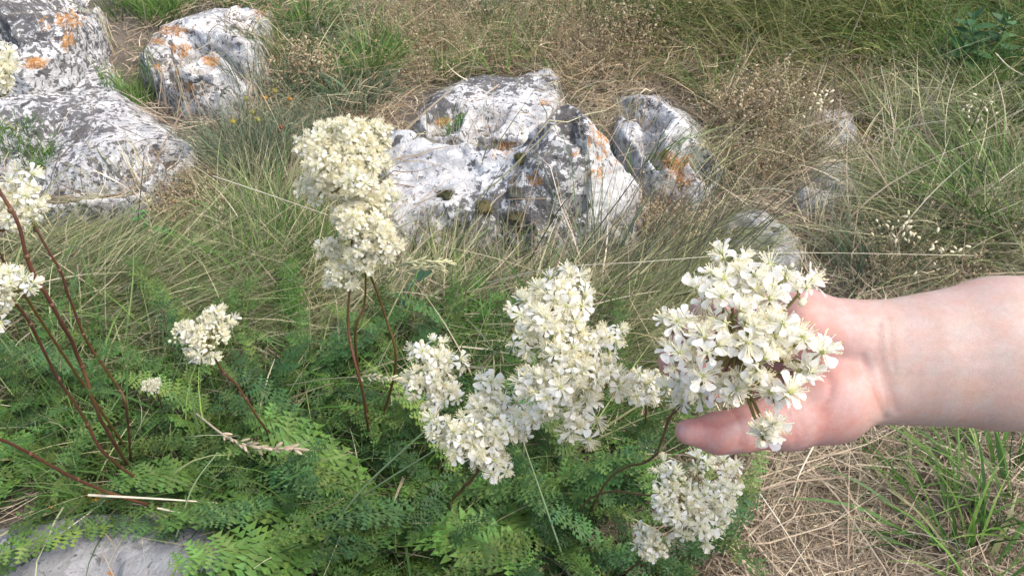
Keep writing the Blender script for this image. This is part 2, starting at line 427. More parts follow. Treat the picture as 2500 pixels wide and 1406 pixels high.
make_rock('limestone_rock', [
    (300, 130, -3), (345, 85, -3), (430, 42, -3), (500, 8, -3), (590, -25, -3), (680, -20, -3), (695, 40, -3), (680, 120, -3), (672, 190, -3), (650, 240, -3), (590, 268, -3), (480, 285, -3), (420, 262, -3), (375, 215, -3), (320, 165, -3),
    (325, 128, 5), (360, 100, 6.5), (440, 62, 7), (520, 28, 7), (600, 8, 6), (655, 30, 4.5), (420, 130, 8.5), (520, 110, 9.5), (600, 95, 8.5), (350, 150, 5), (400, 195, 4.8), (440, 235, 3.6), (430, 180, 7.5), (520, 190, 7.5), (480, 248, 3.4), (540, 240, 3.2), (600, 200, 5), (640, 150, 5), (650, 100, 5)],
    M_rock_white, 'pale boulder splashed with orange lichen beside the green tuft at the top left',
    orange=[(420, 75, 60, 18, .9), (380, 100, 30, 16, .9), (445, 120, 32, 24, 1), (515, 150, 30, 22, 1), (465, 215, 20, 16, 1), (433, 180, 9, 10, 1), (640, 30, 30, 40, .7), (385, 165, 30, 14, .6), (600, 180, 15, 10, .5), (610, 70, 18, 14, .6)],
    dark=[(450, 220, 90, 40, .35), (380, 150, 60, 40, .3)], amp=0.005)
make_rock('limestone_rock', [
    (-330, -60, -3), (-100, -90, -3), (120, -80, -3), (240, -60, -3), (262, 20, -3), (225, 80, -3), (212, 125, -3), (165, 175, -3), (70, 218, -3), (-60, 230, -3), (-330, 200, -3),
    (235, 10, 8), (182, 55, 9), (186, 105, 8.5), (150, 145, 8.5), (62, 186, 8), (-40, 190, 8), (-300, 160, 7), (120, 20, 11), (100, 100, 11), (0, 120, 10.5), (0, 30, 11), (-200, 60, 10), (180, -20, 8), (0, -40, 8),
    (230, 40, 3), (200, 90, 2.5), (180, 135, 2), (80, 205, 2), (-20, 212, 2)],
    M_rock_speckled, 'speckled ledge of rock with orange edge in the top left corner',
    orange=[(170, 50, 55, 30, .85), (165, 100, 22, 35, .9), (90, 155, 45, 20, .95), (120, 60, 40, 40, .5)],
    dark=[(20, 40, 150, 80, .3)], amp=0.006, smooth_it=2)
make_rock('limestone_rock', [
    (-330, 190, -3), (-100, 170, -3), (60, 160, -3), (160, 120, -3), (230, 70, -3), (300, 150, -3), (325, 215, -3), (350, 275, -3), (430, 300, -3), (510, 318, -3), (505, 370, -3), (430, 430, -3), (400, 475, -3), (330, 515, -3), (180, 540, -3), (60, 520, -3), (-60, 470, -3), (-330, 420, -3),
    (100, 215, 4), (200, 130, 3), (260, 165, 3.5), (290, 230, 3), (150, 260, 5), (0, 260, 5), (-200, 280, 5), (250, 300, 4.2), (60, 330, 3.5), (330, 300, 2.5), (350, 340, 3.5), (430, 328, 3.2), (475, 350, 3.0), (280, 380, 4.2), (395, 420, 3.4), (180, 400, 3.4), (220, 480, 3.8), (330, 475, 3.2), (120, 495, 3.2), (20, 400, 2.2), (-100, 400, 1.5), (100, 370, 1.2), (60, 410, 0.6)],
    M_rock_speckled, 'broad low speckled white slab half under grass at the left edge',
    orange=[(175, 190, 14, 8, .5)], dark=[(150, 300, 120, 60, .25), (300, 470, 200, 40, -.1), (350, 340, 140, 60, -.15)], amp=0.004)
def stone(outline, hh, label, mat, amp=.0035):
    c = np.mean(outline, 0)
    P = [(u, v, -3) for u, v in outline]
    P += [(c[0] + (u - c[0]) * .84, c[1] + (v - c[1]) * .80 - 3, hh * rng.uniform(.75, 1.1)) for u, v in outline]
    P += [(c[0] + (u - c[0]) * .4, c[1] + (v - c[1]) * .4, hh * rng.uniform(1, 1.3)) for u, v in outline[::2]]
    return make_rock('limestone_rock', P, mat, label, amp=amp)
stone([(1755, 545), (1790, 505), (1865, 510), (1920, 550), (1990, 625), (1950, 672), (1850, 668), (1780, 620)], 1.8, 'flat whitish stone just above the flowers held in the hand', M_rock_stone)
stone([(1930, 450), (1980, 398), (2055, 395), (2125, 428), (2110, 485), (2015, 515), (1945, 500)], 1.7, 'small grey stone among dry straw above the flat whitish stone', M_rock_stone)
stone([(1930, 310), (1980, 265), (2070, 270), (2115, 318), (2090, 370), (1980, 368)], 1.5, 'small grey stone next to the yellow green moss patches', M_rock_stone)
stone([(2215, 298), (2232, 264), (2275, 266), (2300, 300), (2268, 322)], 1.4, 'tiny white stone right of the yellow green moss', M_rock_stone)
make_rock('limestone_rock', [
    (-250, 1330, -3), (-100, 1275, -3), (60, 1255, -3), (180, 1222, -3), (330, 1225, -3), (460, 1212, -3), (560, 1240, -3), (600, 1320, -3), (640, 1420, -3), (560, 1560, -3), (200, 1640, -3), (-250, 1600, -3),
    (0, 1320, 3), (180, 1262, 3.2), (330, 1255, 3.4), (470, 1245, 3), (530, 1300, 3.2), (300, 1340, 4), (450, 1380, 4), (120, 1400, 4), (560, 1400, 2.6), (300, 1500, 4), (-120, 1420, 3)],
    M_rock_shaded_grey, 'smooth grey rock under the fern leaves at the bottom left', dark=[(40, 1340, 80, 60, .3)],
    orange=[(60, 1345, 20, 14, .6), (270, 1400, 16, 10, .6)], amp=0.003)
make_rock('limestone_rock', [
    (660, 1400, -3), (700, 1355, -3), (770, 1350, -3), (800, 1400, -3), (760, 1450, -3), (680, 1450, -3), (710, 1395, 1.6), (750, 1385, 2), (745, 1420, 1.6)],
    M_rock_shaded_grey, 'bit of grey rock under leaves at the bottom edge', amp=0.003)

# ------------------------------------------------------------------ ground sheet
M_ground, nt, b = new_mat('litter_soil')
tc = N(nt, 'ShaderNodeTexCoord')
n1 = N(nt, 'ShaderNodeTexNoise', Scale=14.0, Detail=8.0, Roughness=0.7); nt.links.new(tc.outputs['Object'], n1.inputs['Vector'])
n2 = N(nt, 'ShaderNodeTexNoise', Scale=300.0, Detail=4.0, Roughness=0.7); nt.links.new(tc.outputs['Object'], n2.inputs['Vector'])
cr = N(nt, 'ShaderNodeValToRGB'); cr.color_ramp.elements[0].color = (0.075, 0.06, 0.045, 1); cr.color_ramp.elements[0].position = 0.35
cr.color_ramp.elements[1].color = (0.25, 0.21, 0.165, 1); cr.color_ramp.elements[1].position = 0.7
mm = N(nt, 'ShaderNodeMath', operation='MULTIPLY_ADD'); mm.inputs[1].default_value = 0.5
nt.links.new(n1.outputs['Fac'], mm.inputs[0])
m2 = N(nt, 'ShaderNodeMath', operation='MULTIPLY'); m2.inputs[1].default_value = 0.5
nt.links.new(n2.outputs['Fac'], m2.inputs[0]); nt.links.new(m2.outputs[0], mm.inputs[2])
nt.links.new(mm.outputs[0], cr.inputs[0]); nt.links.new(cr.outputs[0], b.inputs['Base Color'])
b.inputs['Roughness'].default_value = 0.95
bp = N(nt, 'ShaderNodeBump', Strength=1.0, Distance=0.006); nt.links.new(n2.outputs['Fac'], bp.inputs['Height']); nt.links.new(bp.outputs[0], b.inputs['Normal'])
ax = np.concatenate([-np.geomspace(60, 2.7, 26), np.arange(-2.6, 2.601, 0.02), np.geomspace(2.7, 60, 26)])
ay = np.concatenate([-np.geomspace(60, 0.2, 26), np.arange(-0.1, 3.601, 0.02), np.geomspace(3.7, 90, 26)])
AX, AY = np.meshgrid(ax, ay, indexing='ij')
AZ = ground_h(AX.ravel(), AY.ravel()).reshape(AX.shape)
ii = np.arange(AX.size).reshape(AX.shape)
gm = mesh_np('ground', np.stack([AX, AY, AZ], -1), np.stack([ii[:-1, :-1], ii[1:, :-1], ii[1:, 1:], ii[:-1, 1:]], -1).reshape(-1, 4), None, None, True, M_ground)
tag(obj('ground', gm), 'brown soil and litter of the dry meadow', None, None, 'structure')

# ------------------------------------------------------------------ grass
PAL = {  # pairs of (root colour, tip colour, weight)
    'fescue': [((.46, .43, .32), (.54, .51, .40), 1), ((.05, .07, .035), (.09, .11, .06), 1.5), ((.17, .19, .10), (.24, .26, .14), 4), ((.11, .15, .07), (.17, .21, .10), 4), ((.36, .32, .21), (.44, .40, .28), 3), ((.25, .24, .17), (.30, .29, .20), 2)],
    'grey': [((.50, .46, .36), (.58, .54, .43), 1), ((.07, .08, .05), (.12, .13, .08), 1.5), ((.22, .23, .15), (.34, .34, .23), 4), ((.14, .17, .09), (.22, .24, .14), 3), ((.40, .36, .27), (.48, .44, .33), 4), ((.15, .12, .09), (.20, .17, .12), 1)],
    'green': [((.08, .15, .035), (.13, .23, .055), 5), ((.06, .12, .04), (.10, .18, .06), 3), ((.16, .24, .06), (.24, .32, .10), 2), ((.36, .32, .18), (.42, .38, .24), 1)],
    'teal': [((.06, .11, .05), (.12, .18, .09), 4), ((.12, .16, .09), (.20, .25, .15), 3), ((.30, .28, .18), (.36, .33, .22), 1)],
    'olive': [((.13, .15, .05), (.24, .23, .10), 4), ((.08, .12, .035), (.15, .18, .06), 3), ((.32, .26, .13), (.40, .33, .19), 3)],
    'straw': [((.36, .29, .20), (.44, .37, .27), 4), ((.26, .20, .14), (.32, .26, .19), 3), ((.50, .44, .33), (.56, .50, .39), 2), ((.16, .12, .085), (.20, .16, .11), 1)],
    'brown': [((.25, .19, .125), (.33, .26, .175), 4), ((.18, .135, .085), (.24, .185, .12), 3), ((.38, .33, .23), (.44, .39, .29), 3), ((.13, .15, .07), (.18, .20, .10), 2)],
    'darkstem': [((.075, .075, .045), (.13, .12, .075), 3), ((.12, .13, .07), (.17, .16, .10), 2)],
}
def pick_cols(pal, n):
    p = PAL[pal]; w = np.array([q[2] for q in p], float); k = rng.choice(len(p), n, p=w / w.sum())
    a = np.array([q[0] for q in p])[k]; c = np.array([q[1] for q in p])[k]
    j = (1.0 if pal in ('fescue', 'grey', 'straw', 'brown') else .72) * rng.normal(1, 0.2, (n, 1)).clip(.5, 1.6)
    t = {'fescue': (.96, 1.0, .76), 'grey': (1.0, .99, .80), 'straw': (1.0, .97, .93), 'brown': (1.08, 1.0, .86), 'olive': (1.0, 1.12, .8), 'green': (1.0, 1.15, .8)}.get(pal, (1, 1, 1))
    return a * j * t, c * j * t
class Blades:
    def __init__(s): s.V, s.C, s.Q, s.n = [], [], [], 0
    def add(s, base, L, az, lean, bend, w, c0, c1, S=6, curl=0.0, lift=None, pw=1.3):
        n = len(base)
        t = np.linspace(0, 1, S + 1)
        tm = (t[:-1] + t[1:]) / 2
        th = lean[:, None] + bend[:, None] * tm[None] ** pw
        aa = az[:, None] + np.asarray(curl).reshape(-1, 1) * tm[None]
        d = np.stack([np.sin(th) * np.cos(aa), np.sin(th) * np.sin(aa), np.cos(th)], -1) * (L / S)[:, None, None]
        P = np.concatenate([np.zeros((n, 1, 3)), np.cumsum(d, 1)], 1) + base[:, None]
        fl = Hat(P[..., 0].ravel(), P[..., 1].ravel()).reshape(n, S + 1) + (rng.uniform(0.001, 0.014, (n, 1)) if lift is None else lift)
        P[:, 1:, 2] = np.maximum(P[:, 1:, 2], fl[:, 1:])
        tw = rng.uniform(-1.3, 1.3, n)[:, None]
        am = az[:, None]
        side = np.stack([-np.sin(am) * np.cos(tw) + 0 * t, np.cos(am) * np.cos(tw) + 0 * t, np.sin(tw) + 0 * t], -1)
        ww = (w[:, None] * np.clip(1 - t[None] ** 2.2, 0.12, 1) * 0.5)[..., None]
        V = np.stack([P - side * ww, P + side * ww], 2)
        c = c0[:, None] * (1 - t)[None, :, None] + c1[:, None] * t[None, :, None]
        s.V.append(V.reshape(-1, 3).astype(np.float32)); s.C.append(np.repeat(c, 2, 1).reshape(-1, 3).astype(np.float32))
        k = (np.arange(n)[:, None] * (S + 1) + np.arange(S)[None]) * 2
        s.Q.append((np.stack([k, k + 1, k + 3, k + 2], -1).reshape(-1, 4) + s.n).astype(np.int32)); s.n += n * (S + 1) * 2
    def build(s, name, mat):
        return mesh_np(name, np.vstack(s.V), np.vstack(s.Q), None, np.vstack(s.C), True, mat)
def ell(u, v, ru, rv, n):
    a = rng.uniform(0, 2 * np.pi, n); r = np.sqrt(rng.uniform(0, 1, n))
    return u + ru * r * np.cos(a), v + rv * r * np.sin(a)
CLEAR = [(1040, 290, 80, 70, .08), (800, 330, 60, 60, .6), (1890, 690, 180, 125, .03), (2025, 490, 110, 60, .08), (2020, 350, 110, 55, .08), (2190, 370, 110, 60, .3), (260, 570, 340, 62, .06), (1660, 525, 140, 70, .15), (540, 300, 190, 50, .15), (1220, 655, 370, 62, .03), (2260, 310, 50, 30, .2), (20, 440, 140, 40, .6)]
def clear_keep(u, v):
    k = np.ones(len(u))
    for (a, b, ra, rb, p) in CLEAR: k = np.where(((u - a) / ra) ** 2 + ((v - b) / rb) ** 2 < 1, np.minimum(k, p), k)
    return rng.uniform(size=len(u)) < k
def tufts(B, u, v, ru, rv, nc, nb, L, az, azs, lean, bend, w, pal, rad=2.0, S=6, fan=0.5, keep=0.06, Lsd=0.25):
    """nc clumps of nb blades spread over the ground seen in an ellipse of the photo"""
    cu, cv = ell(u, v, ru, rv, nc)
    if nc > 1:
        ck = clear_keep(cu, cv); cu, cv = cu[ck], cv[ck]
    P = Garr(cu, cv)
    rk = on_rock(P[:, 0], P[:, 1])
    P = P[~rk | (rng.uniform(size=len(P)) < keep)]
    nc = len(P)
    if not nc: return
    caz = R(az) + rng.normal(0, R(azs), nc)
    nbv = np.maximum(3, (nb * rng.uniform(.5, 1.5, nc)).astype(int))
    k = np.repeat(np.arange(nc), nbv); n = len(k)
    ph = rng.uniform(0, 2 * np.pi, n); rr = rad * 0.01 * np.sqrt(rng.uniform(0, 1, n))
    base = P[k].copy(); base[:, 0] += rr * np.cos(ph); base[:, 1] += rr * np.sin(ph)
    base[:, 2] = Hat(base[:, 0], base[:, 1]) - 0.003
    vx = np.cos(caz[k]) * math.sin(R(lean)) + fan * np.cos(ph) * rng.uniform(.2, 1, n) + rng.normal(0, .12, n)
    vy = np.sin(caz[k]) * math.sin(R(lean)) + fan * np.sin(ph) * rng.uniform(.2, 1, n) + rng.normal(0, .12, n)
    a = np.arctan2(vy, vx); ln = np.arctan2(np.hypot(vx, vy), math.cos(R(lean)) + .15)
    c0, c1 = pick_cols(pal, n)
    w = w * 1.15
    cl = rng.normal(1, .14, nc)[k][:, None]
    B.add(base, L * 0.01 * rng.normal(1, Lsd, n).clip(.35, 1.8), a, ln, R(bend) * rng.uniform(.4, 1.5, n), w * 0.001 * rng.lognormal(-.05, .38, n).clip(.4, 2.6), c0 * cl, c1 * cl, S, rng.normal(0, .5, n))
def straw_keep(u, v):
    k = clear_keep(u, v) | (rng.uniform(size=len(u)) < .35)
    return k & ~((((u - 700) / 850) ** 2 + ((v - 1180) / 270) ** 2 < 1) & (rng.uniform(size=len(u)) < .6))
def scatter_straw(B, u, v, ru, rv, n, L, w, pal, zmax=0.015, S=3, az=None, azs=60, keep=0.03):
    cu, cv = ell(u, v, ru, rv, n)
    ck = straw_keep(cu, cv); cu, cv = cu[ck], cv[ck]
    P = Garr(cu, cv); n = len(P)
    rk = on_rock(P[:, 0], P[:, 1]); P = P[~rk | (rng.uniform(size=n) < keep)]; n = len(P)
    P[:, 2] = Hat(P[:, 0], P[:, 1]) + rng.uniform(0, zmax, n)
    a = rng.uniform(0, 2 * np.pi, n) if az is None else R(az) + rng.normal(0, R(azs), n)
    c0, c1 = pick_cols(pal, n)
    B.add(P, L * .01 * rng.gamma(4, .25, n), a, np.pi / 2 + rng.normal(-.04, .12, n), rng.normal(0, .25, n), w * .001 * rng.uniform(.5, 1.5, n), c0, c1, S, rng.normal(0, .5, n), rng.uniform(0.0005, zmax, (n, 1)))

def stuff(name, B, mat, label):
    return tag(obj(name, B.build(name, mat)), label, None, None, 'stuff')

# dry straw lying on the ground everywhere, thickest at the bottom right
B = Blades()
scatter_straw(B, 1250, 700, 1700, 900, 34000, 4.5, 1.2, 'straw')
scatter_straw(B, 1400, 120, 1100, 240, 14000, 3.5, 1.1, 'straw', .02)
scatter_straw(B, 1400, 120, 1000, 240, 6000, 6, 1.0, 'brown', .05)
scatter_straw(B, 2080, 1260, 420, 260, 9000, 5, 1.0, 'straw', .018)
scatter_straw(B, 2080, 1260, 420, 260, 350, 13, 1.3, 'straw', .03)
scatter_straw(B, 2150, 420, 420, 320, 5000, 6, 1.0, 'straw', .02)
scatter_straw(B, 1350, 100, 450, 150, 4000, 4, 1.0, 'brown', .02)
scatter_straw(B, 800, 620, 350, 200, 2500, 7, 1.0, 'straw', .02)
scatter_straw(B, 1300, 1300, 320, 150, 1000, 7, 1.1, 'straw', .03)
scatter_straw(B, 470, 290, 120, 35, 900, 6, 1.0, 'straw', .02)
stuff('dry_straw_litter', B, M_dry, 'dry tan straw and litter matted over the ground')

# fine wiry grey green grass
B = Blades()
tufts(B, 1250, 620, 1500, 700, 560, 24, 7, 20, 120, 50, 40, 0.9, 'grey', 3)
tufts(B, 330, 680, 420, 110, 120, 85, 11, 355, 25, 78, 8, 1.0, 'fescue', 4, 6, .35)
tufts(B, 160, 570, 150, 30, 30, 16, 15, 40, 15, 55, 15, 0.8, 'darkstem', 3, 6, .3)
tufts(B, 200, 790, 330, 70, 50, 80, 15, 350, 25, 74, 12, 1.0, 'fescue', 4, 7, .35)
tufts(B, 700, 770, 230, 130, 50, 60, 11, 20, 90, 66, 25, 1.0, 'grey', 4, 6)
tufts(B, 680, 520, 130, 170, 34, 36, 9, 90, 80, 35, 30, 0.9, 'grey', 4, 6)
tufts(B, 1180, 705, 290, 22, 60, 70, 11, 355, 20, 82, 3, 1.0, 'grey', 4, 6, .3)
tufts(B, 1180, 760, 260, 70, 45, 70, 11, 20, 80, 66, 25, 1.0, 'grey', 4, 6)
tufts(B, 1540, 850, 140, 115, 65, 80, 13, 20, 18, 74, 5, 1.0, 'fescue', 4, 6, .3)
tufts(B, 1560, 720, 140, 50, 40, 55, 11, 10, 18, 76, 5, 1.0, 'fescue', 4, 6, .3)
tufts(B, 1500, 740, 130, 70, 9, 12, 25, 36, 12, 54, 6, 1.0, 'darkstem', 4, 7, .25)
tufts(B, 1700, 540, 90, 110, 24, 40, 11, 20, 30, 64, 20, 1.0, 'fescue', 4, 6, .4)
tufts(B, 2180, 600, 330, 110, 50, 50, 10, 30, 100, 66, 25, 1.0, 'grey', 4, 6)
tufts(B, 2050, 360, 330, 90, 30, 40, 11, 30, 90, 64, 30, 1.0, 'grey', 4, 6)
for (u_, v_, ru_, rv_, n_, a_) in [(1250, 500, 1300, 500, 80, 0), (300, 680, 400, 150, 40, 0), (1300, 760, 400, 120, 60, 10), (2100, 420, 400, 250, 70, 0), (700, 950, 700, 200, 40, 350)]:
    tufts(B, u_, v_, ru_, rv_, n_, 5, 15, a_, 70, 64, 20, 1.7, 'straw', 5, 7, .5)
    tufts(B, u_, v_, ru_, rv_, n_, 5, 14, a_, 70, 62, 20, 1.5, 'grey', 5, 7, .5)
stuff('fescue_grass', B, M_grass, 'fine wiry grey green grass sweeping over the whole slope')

# long arching olive grass at the top right
B = Blades()
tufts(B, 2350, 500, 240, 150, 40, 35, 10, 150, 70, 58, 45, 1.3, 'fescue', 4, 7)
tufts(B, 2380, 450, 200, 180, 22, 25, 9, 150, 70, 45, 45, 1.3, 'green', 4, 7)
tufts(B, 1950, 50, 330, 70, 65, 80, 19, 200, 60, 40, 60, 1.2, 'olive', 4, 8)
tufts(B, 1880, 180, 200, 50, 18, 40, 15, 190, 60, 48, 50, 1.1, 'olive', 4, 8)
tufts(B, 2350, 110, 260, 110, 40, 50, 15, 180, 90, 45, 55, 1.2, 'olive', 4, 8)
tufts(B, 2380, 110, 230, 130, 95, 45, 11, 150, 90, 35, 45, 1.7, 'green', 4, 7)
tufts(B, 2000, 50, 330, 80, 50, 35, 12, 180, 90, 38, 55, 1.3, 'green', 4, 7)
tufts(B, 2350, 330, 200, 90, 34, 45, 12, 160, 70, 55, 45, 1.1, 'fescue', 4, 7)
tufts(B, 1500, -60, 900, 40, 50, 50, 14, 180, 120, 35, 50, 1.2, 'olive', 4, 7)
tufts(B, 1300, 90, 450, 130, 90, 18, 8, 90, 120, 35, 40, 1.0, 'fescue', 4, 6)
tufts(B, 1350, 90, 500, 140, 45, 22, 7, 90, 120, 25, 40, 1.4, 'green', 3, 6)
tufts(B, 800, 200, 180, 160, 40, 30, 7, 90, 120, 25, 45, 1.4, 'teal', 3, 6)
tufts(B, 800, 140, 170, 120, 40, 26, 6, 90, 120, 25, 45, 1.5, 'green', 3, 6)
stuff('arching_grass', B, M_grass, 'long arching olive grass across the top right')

# short green grass between the leaves and at the rock edges
B = Blades()
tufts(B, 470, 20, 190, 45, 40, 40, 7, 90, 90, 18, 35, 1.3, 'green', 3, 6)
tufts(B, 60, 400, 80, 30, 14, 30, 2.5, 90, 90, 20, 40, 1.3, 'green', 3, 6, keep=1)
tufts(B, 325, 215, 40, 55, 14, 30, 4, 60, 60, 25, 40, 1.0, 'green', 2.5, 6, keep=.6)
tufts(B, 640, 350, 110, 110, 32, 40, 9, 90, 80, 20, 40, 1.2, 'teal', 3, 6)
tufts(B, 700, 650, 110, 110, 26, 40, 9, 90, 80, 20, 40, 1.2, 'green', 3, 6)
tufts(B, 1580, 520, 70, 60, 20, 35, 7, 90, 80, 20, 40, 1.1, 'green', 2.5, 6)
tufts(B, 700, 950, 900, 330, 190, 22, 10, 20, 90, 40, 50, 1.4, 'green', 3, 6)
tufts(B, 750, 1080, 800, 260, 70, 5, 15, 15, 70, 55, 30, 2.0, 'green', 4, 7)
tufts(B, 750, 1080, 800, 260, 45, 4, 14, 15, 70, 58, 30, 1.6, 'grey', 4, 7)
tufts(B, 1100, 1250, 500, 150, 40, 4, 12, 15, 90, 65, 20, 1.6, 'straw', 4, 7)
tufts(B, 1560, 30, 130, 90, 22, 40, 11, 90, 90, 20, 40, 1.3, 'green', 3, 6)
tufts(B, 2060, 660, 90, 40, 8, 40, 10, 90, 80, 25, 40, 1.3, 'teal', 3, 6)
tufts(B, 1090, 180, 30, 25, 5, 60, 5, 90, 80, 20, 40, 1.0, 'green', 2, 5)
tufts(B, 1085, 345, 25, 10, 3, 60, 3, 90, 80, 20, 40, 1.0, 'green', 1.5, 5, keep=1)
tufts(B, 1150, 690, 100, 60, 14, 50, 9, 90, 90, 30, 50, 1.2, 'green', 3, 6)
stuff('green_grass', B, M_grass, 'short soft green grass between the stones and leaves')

# ------------------------------------------------------------------ single green tufts one can point to
def tuft_thing(u, v, nb, L, lean, bend, w, pal, rad, label, az=90, fan=.9, S=7):
    B = Blades(); s = rng.bit_generator.state
    tufts(B, u, v, 1, 1, 1, nb, L, az, 5, lean, bend, w, pal, rad, S, fan, 1.0)
    o_ = G(u, v); o_[2] = 0
    B.V = [x - o_.astype(np.float32) for x in B.V]
    e = tag(obj('grass_tuft', None, None, o_), label, 'grass tuft', 'tufts of broad bladed grass')
    c = obj('blades', B.build('blades', M_grass), e); c['kind'] = 'stuff'
tuft_thing(770, 75, 420, 8, 20, 40, 1.7, 'green', 4.5, 'bright green grass tuft right of the orange spotted boulder')
tuft_thing(905, 185, 400, 8, 15, 55, 1.9, 'green', 3.5, 'yellow green fanned grass tuft above the tallest flower head')
tuft_thing(880, 250, 440, 8, 25, 90, 1.8, 'teal', 4, 'blue green drooping grass tuft just above the tallest flower head')
tuft_thing(2440, 560, 300, 14, 28, 45, 1.2, 'green', 4.5, 'fine green fan of grass at the right edge above the forearm', az=120)
tuft_thing(2290, 560, 200, 14, 35, 55, 1.1, 'fescue', 4, 'thin grey green grass tuft left of the fan above the wrist', az=180)
tuft_thing(2420, 1180, 110, 12, 25, 45, 2.4, 'green', 3.2, 'broad bladed bright green tuft below the forearm', az=150)
tuft_thing(2395, 1420, 70, 11, 20, 40, 2.8, 'green', 2.6, 'broad bladed green tuft at the bottom right edge', az=90)
tuft_thing(2310, 1300, 60, 10, 30, 50, 2.6, 'green', 2.6, 'small leaning green tuft in the dry straw at the bottom right', az=150)
tuft_thing(2520, 1290, 70, 10, 25, 45, 2.3, 'green', 3, 'green tuft cut by the right edge low in the picture', az=140)
tuft_thing(1745, 260, 90, 9, 14, 30, 1.6, 'green', 2.2, 'small upright green tuft behind the rounded orange fronted rock')
tuft_thing(1190, 40, 110, 9, 22, 50, 1.7, 'teal', 3, 'blue green tuft at the top edge centre')
tuft_thing(1700, 20, 160, 14, 18, 40, 1.5, 'green', 3.5, 'green tuft at the top edge right of centre')
tuft_thing(1455, 690, 120, 17, 14, 22, 1.2, 'teal', 2.0, 'dark upright grass tuft behind the middle flower head', az=60)

# ------------------------------------------------------------------ dried weeds with little oval pods
def pod_weeds(u, v, ru, rv, n, h, pods, pal_c, B, MBp, keep=.05, ps=1.0):
    cu, cv = ell(u, v, ru, rv, n); P = Garr(cu, cv)
    rk = on_rock(P[:, 0], P[:, 1]); P = P[~rk | (rng.uniform(size=n) < keep)]; n = len(P)
    P[:, 2] = Hat(P[:, 0], P[:, 1])
    nb = 5
    base = np.repeat(P, nb, 0); m = len(base)
    az = rng.uniform(0, 2 * np.pi, m); lean = rng.uniform(.05, .75, m); L = h * .01 * rng.uniform(.55, 1.35, m); bend = rng.normal(.1, .4, m)
    c0, c1 = pick_cols(pal_c, m)
    B.add(base, L, az, lean, bend, np.full(m, .0008), c0, c1, 4)
    k = np.repeat(np.arange(m), pods); q = len(k)
    t = rng.uniform(.35, 1.03, q)
    th = lean[k] + bend[k] * t * .4
    c = base[k] + (L[k] * t)[:, None] * np.stack([np.sin(th) * np.cos(az[k]), np.sin(th) * np.sin(az[k]), np.cos(th)], -1)
    off = rng.normal(0, 1, (q, 3)); off /= np.linalg.norm(off, axis=1, keepdims=True); off[:, 2] = np.abs(off[:, 2]) * .5
    c = c + off * rng.uniform(.002, .008, (q, 1))
    a = rng.normal(0, 1, (q, 3)); a /= np.linalg.norm(a, axis=1, keepdims=True)
    b_ = np.cross(a, off); b_ /= np.linalg.norm(b_, axis=1, keepdims=True) + 1e-9
    nn = np.cross(a, b_)
    s = ps * rng.uniform(.0010, .0021, (q, 1))
    V = np.stack([c + a * s * 1.3, c + b_ * s * .8, c - a * s * 1.3, c - b_ * s * .8, c + nn * s * .5, c - nn * s * .5], 1)
    T = np.array([[0, 1, 4], [1, 2, 4], [2, 3, 4], [3, 0, 4], [1, 0, 5], [2, 1, 5], [3, 2, 5], [0, 3, 5]])
    TT = (np.arange(q)[:, None, None] * 6 + T[None]).reshape(-1, 3)
    pc = np.array([[.40, .32, .19], [.28, .21, .12], [.46, .40, .26], [.21, .15, .085], [.32, .24, .15]])[rng.choice(5, q, p=[.3, .25, .12, .18, .15])] * rng.normal(1, .12, (q, 1))
    MBp.add(V.reshape(-1, 3), None, TT, np.repeat(pc, 6, 0))
B = Blades(); MP = MB()
pod_weeds(1330, 90, 420, 130, 300, 7, 4, 'brown', B, MP)
pod_weeds(1000, 120, 130, 150, 60, 7, 4, 'brown', B, MP)
pod_weeds(1480, 130, 130, 110, 70, 8, 4, 'brown', B, MP)
pod_weeds(1860, 350, 170, 110, 150, 7, 4, 'brown', B, MP)
pod_weeds(480, 500, 110, 70, 110, 4, 5, 'brown', B, MP)
pod_weeds(620, 200, 60, 120, 40, 6, 4, 'brown', B, MP)
pod_weeds(2300, 640, 220, 100, 60, 7, 4, 'straw', B, MP)
pod_weeds(1620, 560, 80, 60, 50, 6, 5, 'brown', B, MP)
pod_weeds(2150, 200, 150, 60, 50, 7, 4, 'brown', B, MP)
pod_weeds(1900, 1350, 300, 90, 50, 2, 4, 'straw', B, MP)
Vb = np.vstack(B.V); Cb = np.vstack(B.C); Qb = np.vstack(B.Q)
MP.add(Vb, Qb, None, Cb)
tag(obj('dried_weed', MP.build('dried_weed', M_dry, False)), 'dried brown weeds with tiny tan seed pods covering the slope', None, None, 'stuff')

# a few dried weeds that stand out on their own
def weed_thing(u, v, h, label, pods=9):
    B = Blades(); MP = MB()
    pod_weeds(u, v, 45, 16, 14, h, pods, 'brown', B, MP, 1, 1.5)
    MP.add(np.vstack(B.V), np.vstack(B.Q), None, np.vstack(B.C))
    o_ = G(u, v); o_[2] = 0
    MP.V = [x - o_ for x in MP.V]
    e = tag(obj('dried_weed_plant', None, None, o_), label, 'dried weed', 'dried weeds standing out from the slope')
    c = obj('stems_and_pods', MP.build('stems_and_pods', M_dry, False), e); c['kind'] = 'stuff'
weed_thing(1830, 330, 10, 'bushy tan dried weed right of the rounded orange fronted rock', 14)
weed_thing(770, 215, 7, 'tan seed head cluster in front of the bright green tuft', 10)
weed_thing(1540, 130, 10, 'dried weed standing above the flat slab near the top', 10)

